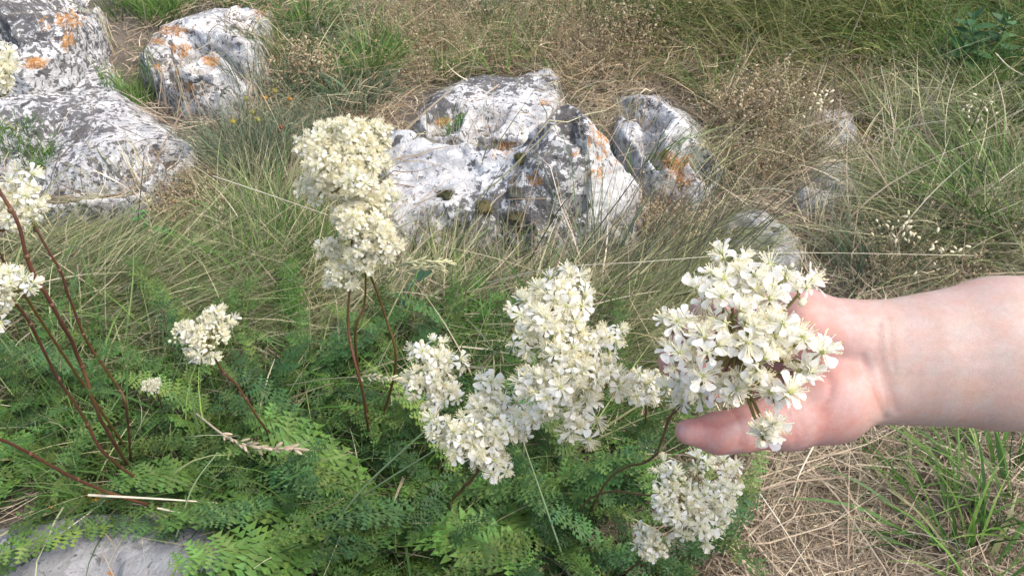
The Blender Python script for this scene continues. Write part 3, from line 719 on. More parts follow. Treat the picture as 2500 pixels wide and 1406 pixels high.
# ------------------------------------------------------------------ moss
def moss(c, r, h, colr, name, parent=None, label=None):
    m = 14; n = 20
    th = np.linspace(0, np.pi / 2 * 1.15, m); an = np.arange(n) * 2 * np.pi / n
    V = np.stack([np.sin(th)[:, None] * np.cos(an), np.sin(th)[:, None] * np.sin(an), np.cos(th)[:, None] * np.ones(n) * h / r], -1).reshape(-1, 3) * r
    V *= (1 + .38 * fbm(V / r * 1.5 + c[0] * 37, 3, 3))[:, None]
    i = np.arange(m - 1)[:, None] * n + np.arange(n)[None]; j = np.arange(m - 1)[:, None] * n + (np.arange(n)[None] + 1) % n
    mb = MB(); mb.add(V, np.stack([i, i + n, j + n, j], -1).reshape(-1, 4), None, np.array(colr) * .8)
    k = rng.integers(0, len(V), 420); p = V[k]; nr = p / (np.linalg.norm(p, axis=1, keepdims=True) + 1e-9)    # moss shoots
    L = r * .16 * rng.uniform(.5, 1.3, (len(k), 1)); s = rng.normal(0, 1, (len(k), 3)); s -= (s * nr).sum(1, keepdims=True) * nr; s /= np.linalg.norm(s, axis=1, keepdims=True) + 1e-9
    p = p + rng.normal(0, r * .05, p.shape)
    TV = np.stack([p - s * r * .03, p + s * r * .03, p + nr * L + s * L * .4], 1).reshape(-1, 3)
    mb.add(TV, None, np.arange(len(TV)).reshape(-1, 3), np.repeat(np.array(colr)[None] * rng.uniform(.7, 1.6, (len(k), 1)), 3, 0))
    o = obj(name, mb.build(name, M_moss), parent, c)
    if label: tag(o, label, 'moss', 'yellow green moss patches')
    return o
def on_surface(u, v):                              # first hit of the pixel's ray with the height raster
    r = FW + (u - PW / 2) / F * RT + (PH / 2 - v) / F * UP
    t = np.linspace(.5, 4, 3500)[:, None]; Q = C0 + t * r
    k = np.argmax(Q[:, 2] < Hat(Q[:, 0], Q[:, 1]))
    return Q[k]
for (u, v, r, cc) in [(1276, 385, .0125, (.10, .095, .04)), (1185, 505, .013, (.13, .11, .05)), (1257, 525, .011, (.09, .08, .045)), (1260, 468, .013, (.085, .085, .07)), (1100, 570, .012, (.10, .095, .07)), (1090, 478, .012, (.055, .055, .03))]:
    moss(on_surface(u, v) - main_o + np.array([0, 0, -.002]), r, r * .55, cc, 'moss_cushion', rock_main)
for (u, v, r, lb) in [(2205, 330, .028, 'ochre green moss patch beside the tiny white stone'), (2150, 375, .026, 'yellow green moss patch between the two small grey stones'), (2105, 320, .022, 'olive moss patch touching the small grey stone')]:
    moss(G(u, v), r, r * .3, (.17, .14, .025), 'moss_patch', None, lb)

# ------------------------------------------------------------------ dropwort: leaves
def frond_mesh(name, L, pairs, wid, e0, e1, colr, seed, fine=1.0):
    r = np.random.default_rng(seed)
    mb = MB()
    t = np.linspace(0, 1, 13); e = e0 + (e1 - e0) * t
    sw = r.normal(0, .25)
    d = np.stack([np.cos(e) * np.cos(sw * t), np.cos(e) * np.sin(sw * t), np.sin(e)], -1)
    P = np.vstack([[0, 0, 0], np.cumsum((d[:-1] + d[1:]) / 2, 0)]) * L / 12
    mb.tube(P, np.linspace(.0009, .0003, 13), np.array(colr) * np.array([1.2, 1.05, 1.0]), 4)
    for k in range(pairs):
        f = .10 + .90 * (k + r.uniform(-.2, .2)) / (pairs - 1); f = min(max(f, .06), 1)
        x = f * 12; i = min(int(x), 11); p = P[i] + (P[i + 1] - P[i]) * (x - i); tg = d[i]
        sd2 = np.cross([0, 0, 1], tg); sd2 /= np.linalg.norm(sd2); nm = np.cross(tg, sd2)
        prof = wid * (max(0, math.sin(math.pi * min(1, (.14 + .86 * f)) ** 1.25)) ** .55 + .10) * r.uniform(.85, 1.1)
        if k % 4 == 3: prof *= .72
        for sgn in (-1, 1):
            ln = max(prof, .0025)
            ax_ = sgn * sd2 * .86 + tg * r.uniform(.40, .55) + nm * r.normal(.12, .11); ax_ /= np.linalg.norm(ax_)
            bx = np.cross(nm, ax_); bx /= np.linalg.norm(bx); nz = np.cross(ax_, bx)
            nt_ = 4
            s = np.linspace(0, 1, nt_ + 1)
            mid = p + ax_ * ln * s[:, None] - nz * (ln * .18 * s ** 2)[:, None]
            V = [m_ for m_ in mid]; T = []
            for q in (-1, 1):
                for h in range(nt_):
                    wv = ln * (.34 - .20 * s[h]) * fine * r.uniform(.8, 1.2)
                    tip = mid[h] + ax_ * ln * .24 + q * bx * wv + nz * r.normal(.04, .08) * ln
                    V.append(tip); T.append([h, len(V) - 1, h + 1] if q > 0 else [h + 1, len(V) - 1, h])
            cc = np.array(colr) * r.uniform(.75, 1.35) * np.array([r.uniform(.85, 1.2), 1, r.uniform(.8, 1.15)])
            mb.add(V, None, T, cc)
    return mb.build(name, M_leaf, False)
GREENS = [(.050, .108, .025), (.072, .134, .031), (.041, .088, .027), (.094, .154, .036), (.053, .108, .036)]
FR = []
for k in range(14):
    FR.append(frond_mesh('leaf', rng.uniform(.12, .18), int(rng.integers(26, 33)), rng.uniform(.0105, .014), R(rng.uniform(35, 70)), R(rng.uniform(-35, 5)), GREENS[k % 5], 100 + k))
FINE = [frond_mesh('leaf', rng.uniform(.09, .12), 30, .016, R(rng.uniform(30, 55)), R(rng.uniform(-30, 0)), (.085, .185, .04), 300 + k, .7) for k in range(4)]
YEL = [frond_mesh('leaf', .08, 16, .012, R(10), R(-10), (.42, .25, .03), 400 + k) for k in range(2)]
def rosette(u, v, n, label, sc=1.0, az0=None, spread=180, meshes=None, tilt=0.0):
    o_ = G(u, v); o_[2] = float(Hat(np.array([o_[0]]), np.array([o_[1]]))[0])
    e = tag(obj('fern_leaf_plant', None, None, o_), label, 'leafy plant', 'clumps of feathery green leaves')
    for k in range(n):
        me = random.choice(meshes or FR)
        l = obj('leaf', me, e, (rng.normal(0, .012), rng.normal(0, .012), rng.uniform(-.004, .006)))
        a = rng.uniform(0, 360) if az0 is None else az0 + rng.uniform(-spread, spread)
        l.rotation_euler = (rng.normal(0, .3), rng.normal(-.08, .2) + tilt, R(a))
        s = sc * rng.uniform(.7, 1.3); l.scale = (s, s, s)
    return e
ROS = [
    (60, 1010, 15, 'feathery leaf clump at the left edge below the lowest left flower head'), (190, 1130, 16, 'feathery leaf clump where the red stems meet the ground'), (60, 1230, 12, 'feathery leaf clump over the left end of the grey bottom rock'),
    (330, 1010, 17, 'feathery leaf clump between the red stems and the small cream flower head'), (430, 1130, 17, 'feathery leaf clump just above the grey bottom rock'), (560, 1000, 15, 'feathery leaf clump under the small cream flower head'),
    (640, 1130, 17, 'feathery leaf clump around the dry tan seed spike'), (740, 1000, 15, 'feathery leaf clump left of the tall middle stems'), (860, 1110, 17, 'feathery leaf clump at the foot of the tall middle stems'),
    (960, 960, 15, 'feathery leaf clump right of the tall middle stems'), (800, 1230, 14, 'feathery leaf clump in the dark hollow below the middle stems'), (1120, 960, 14, 'feathery leaf clump behind the small left pair of white clusters'),
    (1230, 1120, 14, 'feathery leaf clump under the wide low white flower head'), (1150, 1290, 15, 'feathery leaf clump at the bottom centre among straw'), (1370, 1160, 15, 'feathery leaf clump below the big middle flower head'),
    (1480, 1090, 15, 'feathery leaf clump below the small round white cluster'), (1440, 1290, 16, 'feathery leaf clump left of the shaded low flower head'), (1560, 1400, 13, 'feathery leaf clump at the bottom edge under the smallest white cluster'),
    (600, 1250, 10, 'feathery leaf clump hanging over the right end of the grey bottom rock'), (430, 880, 10, 'feathery leaf clump left of the small cream flower head'), (985, 1270, 14, 'feathery leaf clump in front of the crossing green stalks'), (1060, 1390, 13, 'feathery leaf clump at the bottom edge beside the bright finely cut one'), (1290, 1320, 12, 'feathery leaf clump below the low centre flower head among stalks'), (700, 1380, 13, 'feathery leaf clump at the bottom edge right of the grey rock'), (1340, 1400, 12, 'feathery leaf clump at the bottom edge between straw stalks')]
for (u, v, n, lb) in ROS: rosette(u, v, max(5, int(n * (.5 if 'bottom rock' in lb or 'red stems meet' in lb else .85))), lb, .8 if 'bottom rock' in lb else .95)
BRIGHT = [frond_mesh('leaf', .13, 30, .017, R(50), R(e), (.092, .172, .040), 350 + k, 1.15) for k, e in enumerate((-25, -10, -35, 0))]
rosette(930, 1350, 14, 'bright finely cut leaf clump at the bottom edge left of centre', 1.2, 250, 120, BRIGHT)
rosette(1230, 1235, 9, 'bright yellow green leaf clump under the right half of the wide low flower head', .9, 270, 110, BRIGHT)
rosette(1420, 1215, 9, 'bright leaf clump left of the stem of the shaded low flower head', .9, 270, 120, BRIGHT)
rosette(130, 1120, 8, 'bright toothed leaf clump crossed by the slanting red stem', 1.0, 200, 100, BRIGHT)
rosette(620, 1180, 8, 'bright toothed leaf clump below the dry tan seed spike', 1.0, 250, 110, BRIGHT)
rosette(1040, 870, 14, 'soft finely cut leaf clump between the tall stems and the white clusters', 1.0, None, 180, FINE)
rosette(740, 880, 10, 'soft finely cut leaf clump left of the tall stems in the grass', 1.0, None, 180, FINE)
rosette(1690, 1290, 5, 'sparse leaf clump inside the shaded low flower head', .7)
# leaves reaching over the grey rock, and yellowed ones
e = rosette(330, 1290, 4, 'leaf sprays lying across the grey bottom rock', 1.0, 200, 40, None, .35)
for (u, v, a) in [(330, 1235, 190), (600, 1085, 20), (690, 1010, 60)]:
    o_ = on_surface(u, v)
    y = obj('yellow_leaf', random.choice(YEL), None, o_ + np.array([0, 0, .01])); y.rotation_euler = (0.2, -.1, R(a))
    tag(y, {330: 'orange yellow withered fern leaf on the edge of the grey rock', 600: 'yellowed fern leaf by the dry tan seed spike', 690: 'yellow fern leaf on the small cream flower stem'}[u], 'leaf', 'yellowed fern leaves')

# ------------------------------------------------------------------ dropwort: flowers
def flower_mesh(seed, cream, openness):
    r = np.random.default_rng(seed); mb = MB()
    n = 6 if r.uniform() < .7 else 7
    wh = np.array([.92, .91, .875]) * (1 - cream) + np.array([.92, .885, .74]) * cream
    for k in range(n):
        a = 2 * np.pi * k / n + r.normal(0, .12)
        L = .0056 * r.uniform(.75, 1.2); wd = .0029 * r.uniform(.85, 1.15)
        s = np.array([.0, .35, .65, .88, 1.0]); ww = np.array([.14, .34, .85, 1.0, .5]) * wd / 2
        el = openness + r.normal(0, .38); cu = r.normal(-.5, .4)
        ang = el + cu * s
        dx = np.concatenate([[0], np.cumsum(np.diff(s) * np.cos(ang[1:]))]) * L + .0006
        dz = np.concatenate([[0], np.cumsum(np.diff(s) * np.sin(ang[1:]))]) * L
        cup = .22
        V = []
        for i in range(5):
            for q in (-1, 0, 1):
                V.append([dx[i], q * ww[i], dz[i] + (cup * ww[i] if q else 0)])
        V = np.array(V); tw = r.normal(0, .35); V[:, 2] += V[:, 1] * tw
        ca, sa = math.cos(a), math.sin(a)
        V = V @ np.array([[ca, sa, 0], [-sa, ca, 0], [0, 0, 1]])
        Q = [[i * 3 + j, i * 3 + j + 1, i * 3 + j + 4, i * 3 + j + 3] for i in range(4) for j in range(2)]
        c = np.repeat(np.array([[.82, .82, .64], [.87, .865, .80], [1, 1, 1], [1, 1, 1], [1, 1, 1]]), 3, 0); c[6:] *= wh; 
        mb.add(V, Q, None, c)
    for k in range(26 + int(34 * cream)):          # stamens
        a = r.uniform(0, 2 * np.pi); el = r.uniform(.5, 1.4); L = r.uniform(.0035, .0068)
        d = np.array([math.cos(a) * math.cos(el), math.sin(a) * math.cos(el), math.sin(el)])
        sd_ = np.array([-math.sin(a), math.cos(a), 0]) * .00017
        p1 = d * L
        mb.add([-sd_, sd_, p1 + sd_, p1 - sd_], [[0, 1, 2, 3]], None, [[.80, .80, .58]] * 2 + [[.88, .86, .76]] * 2)
        mb.add([p1 - sd_ * 3, p1 + d * .0005, p1 + sd_ * 3, p1 - d * .0004], [[0, 1, 2, 3]], None, (.80, .72, .46))
    mb.ball((0, 0, .0006), .0011, (.60, .62, .26), None, 1, 6, 4)
    return mb.build('flower', M_petal)
def bud_mesh(seed):
    r = np.random.default_rng(seed); mb = MB()
    for k in range(int(r.integers(3, 6))):
        d = r.normal(0, 1, 3); d[2] = abs(d[2]) + .6; d /= np.linalg.norm(d); L = r.uniform(.003, .006)
        mb.tube([[0, 0, 0], d * L * .5 + [0, 0, .0005], d * L], .00035, (.35, .36, .12), 4)
        mb.ball(d * (L + .0014), r.uniform(.0014, .0022), np.array([.80, .77, .60]) * r.uniform(.9, 1.05), d, 1.1, 7, 5)
    return mb.build('bud', M_petal)
FL = {0: [flower_mesh(500 + k, .12, o) for k, o in enumerate((.1, .3, .0, .5, .2, .8, -.2, .6, 1.1, .35))], 1: [flower_mesh(540 + k, .75, o) for k, o in enumerate((.2, .4, .7, .9, .3, -.3, 1.2, .1))]}
BUD = [bud_mesh(600 + k) for k in range(5)]
RED0, RED1, GRN = (.085, .030, .018), (.095, .034, .022), (.16, .17, .05)

def orient(o, nrm, spin):
    q = Vector((0, 0, 1)).rotation_difference(Vector(nrm).normalized())
    o.rotation_mode = 'QUATERNION'
    from mathutils import Quaternion
    o.rotation_quaternion = q @ Quaternion((0, 0, 1), spin)
def dropwort(label, base_px, path, heads, sr=2.0, cream=.3, buds=.1, dens=1.0, fs=1.0, stems=(), stem_leaves=0, red=RED0, facing=None):
    """base_px: photo pixel of the foot; path: (u, v, depth m) up the stem; heads: list of heads, each a list of (u, v, r_px, depth)"""
    b0 = G(*base_px); b0[2] = float(Hat(np.array([b0[0]]), np.array([b0[1]]))[0])
    e = tag(obj('dropwort_flower', None, None, b0), label, 'flower', 'white dropwort flower stems')
    P = [b0] + [W(*p) for p in path]
    pts = smooth_path(P, 10 * len(P))
    mb = MB()
    ang = np.linspace(0, 1, len(pts))
    jit = np.stack([vnoise(pts * 60, 1), vnoise(pts * 60, 2), 0 * ang], -1) * .0007
    cc = np.array(red)[None] * (1 + .35 * vnoise(pts * 70, 4)[:, None]) * (1 - .0 * ang[:, None]) + np.array([.05, .05, .01]) * np.clip(vnoise(pts * 25, 6), 0, 1)[:, None]
    mb.tube(pts + jit, np.linspace(sr, sr * .6, len(pts)) * .00085 * (1 + .12 * vnoise(pts * 120, 12)), cc, 7)
    for k in range(8, len(pts) - 8, 13):          # nodes
        mb.ball(pts[k], sr * .00118, np.array([.11, .06, .03]), None, 1, 6, 4)
    obj('stem', mb.build('stem', M_stem), e, -b0)
    for sp in stems:
        Q = [b0 + rng.normal(0, .004, 3) * [1, 1, 0]] + [W(*p) for p in sp]
        q = smooth_path(Q, 8 * len(Q)); m2_ = MB(); m2_.tube(q, np.linspace(sr * .85, sr * .5, len(q)) * .001, np.array(RED0) * .8 + np.array([.02, .025, 0]), 6)
        obj('stem', m2_.build('stem', M_stem), e, -b0)
    for k in range(stem_leaves):
        i = int(len(pts) * rng.uniform(.15, .7)); l = obj('stem_leaf', random.choice(FR), e, pts[i] - b0)
        s = rng.uniform(.18, .32); l.scale = (s, s, s); l.rotation_euler = (0, 0, rng.uniform(0, 6.28))
    tip = pts[-1]
    for hd in heads:
        cs = [W(u, v, d) for (u, v, r, d) in hd]; rs = [r * d / F for (u, v, r, d) in hd]
        hc = np.mean(cs, 0)
        hm = MB(); items = []
        for c, r in zip(cs, rs):
            j = pts[np.argmin(np.linalg.norm(pts - (c + (hc - c) * .3), axis=1) + .3 * np.arange(len(pts))[::-1] / len(pts) * .1)] if len(hd) > 0 else tip
            root = c - np.array([0, 0, r * .75]) * 1.0
            mid = (j + root) / 2 + np.array([0, 0, -.004])
            bp_ = smooth_path([j, mid, root, c], 10)
            hm.tube(bp_ - hc, np.linspace(.0010, .0006, 10), np.array(GRN) * .8 + np.array([.03, 0, 0]), 5)
            ar = 4 * np.pi * r * r
            n = max(5, int(dens * .9 * ar / (.0073 * fs) ** 2))
            k = np.arange(n) + .5
            ph = np.arccos(1 - 2 * k / n); ga = np.pi * (1 + 5 ** .5) * k
            D = np.stack([np.cos(ga) * np.sin(ph), np.sin(ga) * np.sin(ph), np.cos(ph)], -1) + rng.normal(0, .16, (n, 3))
            D /= np.linalg.norm(D, axis=1, keepdims=True)
            keep = D[:, 2] > -.5 + rng.normal(0, .25, n)
            D = D[keep]
            rad = r * rng.uniform(.35, 1.2, len(D))
            for d, q in zip(D, rad):
                p = c + d * q
                items.append((p, d, c, root))
        for (p, d, c, root) in items:
            hm.tube([root - hc + (c - root) * .3, (root * .4 + p * .6) - hc - [0, 0, .001], p - hc], .00035, (.42, .43, .20), 3)
        ho = obj('flower_head', hm.build('flower_head', M_stem), e, hc - b0)
        for (p, d, c, root) in items:
            if rng.uniform() < buds:
                f = obj('bud', random.choice(BUD), ho, p - hc)
            else:
                f = obj('flower', random.choice(FL[1] if rng.uniform() < cream else FL[0]), ho, p - hc)
            nrm = d + np.array([0, -.1, .45]) + rng.normal(0, .28, 3)
            orient(f, nrm, rng.uniform(0, 6.28))
            s = fs * rng.uniform(.7, 1.2) * (.7 if f.name.startswith('bud') else 1); f.scale = (s, s, s)
    return e

dropwort('tallest cream flower head on straight red brown stems left of the pointed rock', (905, 1090),
    [(885, 960, .74), (850, 800, .715), (855, 680, .70), (858, 560, .69), (850, 440, .685)],
    [[(815, 330, 42, .70), (870, 335, 45, .69), (915, 335, 38, .70), (765, 365, 42, .69), (800, 410, 50, .675), (870, 390, 45, .68), (915, 385, 32, .69), (775, 455, 38, .69)],
     [(872, 452, 36, .66), (925, 490, 42, .68), (865, 510, 42, .68), (900, 560, 55, .665), (850, 545, 35, .66), (925, 600, 45, .67), (890, 625, 40, .675)],
     [(810, 610, 30, .69), (830, 680, 34, .685)]],
    1.6, .9, .10, 1.05, 1.0, [[(965, 900, .76), (940, 770, .73), (900, 660, .70), (885, 610, .69)], [(868, 850, .735), (890, 740, .71), (893, 650, .69)]], 2)
dropwort('small cream flower head with round buds on a thin bent stem', (670, 1080),
    [(640, 1035, .76), (585, 950, .72), (540, 900, .70), (510, 830, .68)],
    [[(505, 820, 45, .675), (470, 810, 32, .68), (545, 795, 30, .68), (500, 860, 28, .67), (520, 775, 26, .68), (437, 818, 12, .68)]], 1.4, .45, .38, 1.05, .95, (), 3)
dropwort('white flower head held high at the left edge below the ledge', (330, 1165),
    [(240, 1010, .68), (195, 880, .63), (130, 750, .58), (75, 650, .555), (42, 545, .54), (0, 465, .53), (-40, 350, .52), (-50, 220, .52)],
    [[(5, 150, 34, .52), (10, 205, 30, .52), (-35, 180, 50, .52), (-80, 220, 50, .53)]], 1.9, .5, .08, 1.0, 1.0, (), 2, RED1)
dropwort('loose white flower head beside thick red stems at the left edge', (320, 1150),
    [(310, 1010, .70), (285, 940, .68), (200, 810, .63), (150, 670, .59), (95, 575, .575), (60, 520, .57)],
    [[(55, 450, 34, .57), (75, 495, 32, .57), (25, 490, 34, .575), (40, 535, 28, .57), (80, 540, 24, .565), (0, 530, 30, .575)]], 1.4, .4, .12, .9, 1.0, [[(10, 640, .60), (12, 560, .59), (0, 500, .59)]], 2)
dropwort('lowest white flower head at the left edge with a curved stem', (390, 1210),
    [(260, 1110, .72), (205, 1020, .68), (140, 920, .62), (80, 800, .56), (20, 715, .53), (-5, 690, .52)],
    [[(15, 680, 36, .52), (45, 695, 28, .515), (0, 735, 36, .52), (-40, 700, 45, .52), (-15, 770, 24, .52)]], 1.7, .35, .15, 1.0, 1.0, (), 2, RED1)
st = dropwort('bare red stem slanting up to the left across the bottom left leaves', (420, 1275),
    [(260, 1200, .74), (170, 1160, .68), (60, 1100, .61), (-40, 1055, .56), (-160, 990, .52)], [[(-190, 960, 50, .5), (-240, 930, 50, .5)]], 1.8, .4, .1, .8, 1.0, (), 1, RED1)
dropwort('small two lobed white cluster left of the wide low flower head', (1075, 1010),
    [(1072, 985, .70), (1066, 960, .60), (1060, 930, .55)],
    [[(1025, 865, 24, .545), (1060, 880, 24, .545), (1100, 890, 26, .545), (1020, 935, 30, .54), (1065, 930, 32, .54), (1100, 965, 28, .535), (1060, 975, 24, .535), (1070, 840, 12, .55)]], 1.4, .4, .16, 1.1, 1.0)
dropwort('wide low white flower head in the centre foreground', (1090, 1260),
    [(1110, 1215, .70), (1155, 1165, .58), (1185, 1110, .52), (1195, 1070, .50)],
    [[(1070, 1040, 30, .49), (1110, 1070, 36, .48), (1200, 950, 28, .51), (1175, 1000, 36, .50), (1235, 1000, 36, .50), (1155, 1050, 38, .48), (1220, 1060, 42, .48), (1280, 1050, 32, .50), (1180, 1110, 36, .475), (1220, 1140, 30, .48), (1125, 1105, 26, .48)]], 1.7, .3, .10, 1.05, 1.0, (), 1)
dropwort('big tall white flower head in the middle just left of the hand', (1400, 1075),
    [(1398, 1030, .72), (1395, 990, .58), (1390, 940, .495), (1370, 850, .48), (1350, 760, .47)],
    [[(1395, 680, 32, .485), (1350, 715, 40, .475), (1400, 740, 38, .475), (1290, 760, 34, .475), (1330, 790, 45, .465), (1390, 800, 36, .47), (1290, 830, 36, .47)],
     [(1485, 825, 38, .47), (1440, 855, 38, .465), (1360, 870, 45, .455), (1300, 935, 45, .46), (1410, 920, 48, .45), (1350, 960, 45, .45), (1480, 930, 36, .46), (1420, 990, 38, .455), (1410, 1045, 32, .455), (1330, 1000, 34, .46), (1510, 935, 18, .465), (1295, 1030, 26, .47)]], 1.8, .3, .05, 1.0, 1.05, (), 1)
dropwort('small round white cluster between the big flower head and the held one', (1580, 1020),
    [(1578, 990, .70), (1576, 970, .58), (1575, 955, .53)],
    [[(1575, 945, 36, .52), (1555, 965, 24, .52), (1600, 935, 22, .52)]], 1.2, .12, .12, 1.25, .9)
dropwort('white flower head cradled in the open hand', (1430, 1260),
    [(1490, 1165, .64), (1590, 1120, .50), (1618, 1070, .43), (1640, 1010, .40), (1760, 920, .385), (1800, 850, .375)],
    [[(1790, 640, 34, .375), (1760, 690, 38, .37), (1830, 690, 42, .37), (1905, 680, 38, .37), (1955, 700, 34, .375), (1720, 720, 30, .37), (1870, 740, 42, .365), (1790, 760, 45, .36)],
     [(1640, 790, 32, .365), (1695, 810, 38, .36), (1745, 850, 40, .352), (1650, 865, 32, .36), (1830, 810, 45, .352), (1900, 800, 38, .352), (1940, 830, 32, .352), (1985, 860, 36, .352), (1850, 880, 40, .35), (1710, 920, 40, .36)],
     [(1680, 955, 34, .392), (1645, 972, 26, .395), (1735, 950, 30, .388), (1830, 930, 32, .352), (1900, 965, 34, .35), (1970, 915, 24, .352), (1880, 1040, 26, .345), (1865, 1062, 18, .345), (1780, 950, 22, .358)]], 1.1, .25, .05, .95, 1.12, red=(.10, .055, .025))
dropwort('shaded white flower head drooping below the thumb', (1400, 1270),
    [(1430, 1225, .72), (1490, 1200, .66), (1575, 1207, .60), (1640, 1205, .57)],
    [[(1635, 1160, 36, .56), (1620, 1220, 36, .555), (1650, 1260, 32, .555), (1700, 1225, 34, .56), (1750, 1210, 34, .56), (1780, 1195, 26, .565), (1720, 1270, 34, .555), (1760, 1245, 28, .56), (1735, 1305, 22, .56), (1715, 1135, 30, .575), (1780, 1140, 26, .58), (1670, 1310, 14, .56)]], 1.2, .3, .08, .85, 1.05, red=(.10, .055, .025))
dropwort('smallest white cluster with round buds at the bottom right of the leaves', (1520, 1400),
    [(1560, 1370, .62), (1590, 1340, .58)], [[(1580, 1325, 22, .57), (1610, 1325, 24, .57), (1595, 1345, 22, .565), (1570, 1300, 10, .57)]], 1.2, .3, .35, 1.15, .9)
dropwort('withered tiny pinkish flower cluster among the leaves left of the small cream head', (400, 1010),
    [(385, 965, .76), (378, 945, .75)], [[(375, 942, 16, .745), (360, 945, 10, .745)]], 1.0, 1.0, .2, 1.2, .6)

# ------------------------------------------------------------------ hand and forearm (one continuous skin)
D0 = 0.385
SC = D0 / F * 100                                 # cm per photo pixel at the hand
def hp(u, v, z): return np.array([(u - 2000) * SC, -(v - 900) * SC, z])
h = 0.125                                         # grid step, cm
gx0, gx1, gy0, gy1, gz0, gz1 = -9.0, 30.0, -6.0, 6.5, -10.5, 3.2
xs, ys, zs = np.arange(gx0, gx1, h), np.arange(gy0, gy1, h), np.arange(gz0, gz1, h)
XX, YY, ZZ = np.meshgrid(xs.astype(np.float32), ys.astype(np.float32), zs.astype(np.float32), indexing='ij')
SDF = np.full(XX.shape, 9.0, np.float32)
def smin(a, b, k):
    hh = np.clip(.5 + .5 * (b - a) / k, 0, 1)
    return b * (1 - hh) + a * hh - k * hh * (1 - hh)
def cone(A, Bp, ra, rb, k=.6, zsc=1.0):
    global SDF
    A = np.asarray(A, np.float32); Bp = np.asarray(Bp, np.float32)
    m = max(ra, rb) + 2.2
    lo = np.minimum(A, Bp) - m; hi = np.maximum(A, Bp) + m
    i0, i1 = np.searchsorted(xs, [lo[0], hi[0]]); j0, j1 = np.searchsorted(ys, [lo[1], hi[1]]); k0, k1 = np.searchsorted(zs, [lo[2], hi[2]])
    s = (slice(i0, i1), slice(j0, j1), slice(k0, k1))
    q = Bp - A; z = 1 / zsc
    px, py, pz = XX[s] - A[0], YY[s] - A[1], (ZZ[s] - A[2]) * z
    qz = q[2] * z
    t = np.clip((px * q[0] + py * q[1] + pz * qz) / (q[0] ** 2 + q[1] ** 2 + qz ** 2 + 1e-9), 0, 1)
    d = np.sqrt((px - t * q[0]) ** 2 + (py - t * q[1]) ** 2 + (pz - t * qz) ** 2) - (ra + (rb - ra) * t)
    SDF[s] = smin(SDF[s], d, k)
# forearm and wrist
arm = [(3560, 880, -3.2, 225, .82), (3300, 868, -3.0, 232, .84), (2950, 866, -2.7, 215, .82), (2700, 868, -2.4, 203, .80), (2500, 872, -2.2, 190, .78), (2340, 885, -2.1, 163, .76), (2230, 893, -2.1, 150, .74), (2130, 893, -2.1, 148, .70)]
for a, b_ in zip(arm[:-1], arm[1:]):
    cone(hp(*a[:3]), hp(*b_[:3]), a[3] * SC, b_[3] * SC, .8, b_[4])
# heel of the hand, palm, ball of the thumb
cone(hp(2140, 835, -2.0), hp(1985, 800, -1.7), 86 * SC, 90 * SC, .9, .9)
cone(hp(1985, 800, -1.7), hp(1900, 790, -3.2), 90 * SC, 72 * SC, .7)
cone(hp(2150, 940, -1.9), hp(2050, 985, -1.2), 95 * SC, 104 * SC, .9, .9)
cone(hp(2050, 985, -1.2), hp(1940, 1030, -.8), 104 * SC, 74 * SC, .7, .95)
cone(hp(1940, 1030, -.8), hp(1815, 1052, -.3), 72 * SC, 53 * SC, .5)
cone(hp(1815, 1052, -.3), hp(1755, 1058, -.1), 52 * SC, 50 * SC, .4)
cone(hp(1755, 1058, -.1), hp(1678, 1052, .15), 49 * SC, 32 * SC, .35, .9)
KN = [(1930, 790, -4.2), (1912, 845, -4.9), (1905, 905, -5.0), (1922, 960, -4.4)]
for (u, v, z) in KN:
    cone(hp(2110, 885, -2.6), hp(u, v, z), 1.5, 1.0, .8)
# fingers: knuckle, then three bones each, closing behind the flowers
for (u, v, z), yk, ls, r0 in zip(KN, (.08, .04, .0, -.02), ((2.8, 1.9, 1.7), (3.4, 2.3, 1.9), (3.6, 2.5, 1.9), (3.3, 2.2, 1.8)), (.74, .82, .86, .84)):
    p = hp(u, v, z); r = r0
    for l, dv, rn in zip(ls, [(-.70, yk, -.45), (-.25, yk, .65), (.35, yk * .5, .9)], (.92, .84, .70)):
        dv = np.array(dv); dv = dv / np.linalg.norm(dv); q = p + dv * l
        cone(p, q, r, r0 * rn, .35); p, r = q, r0 * rn
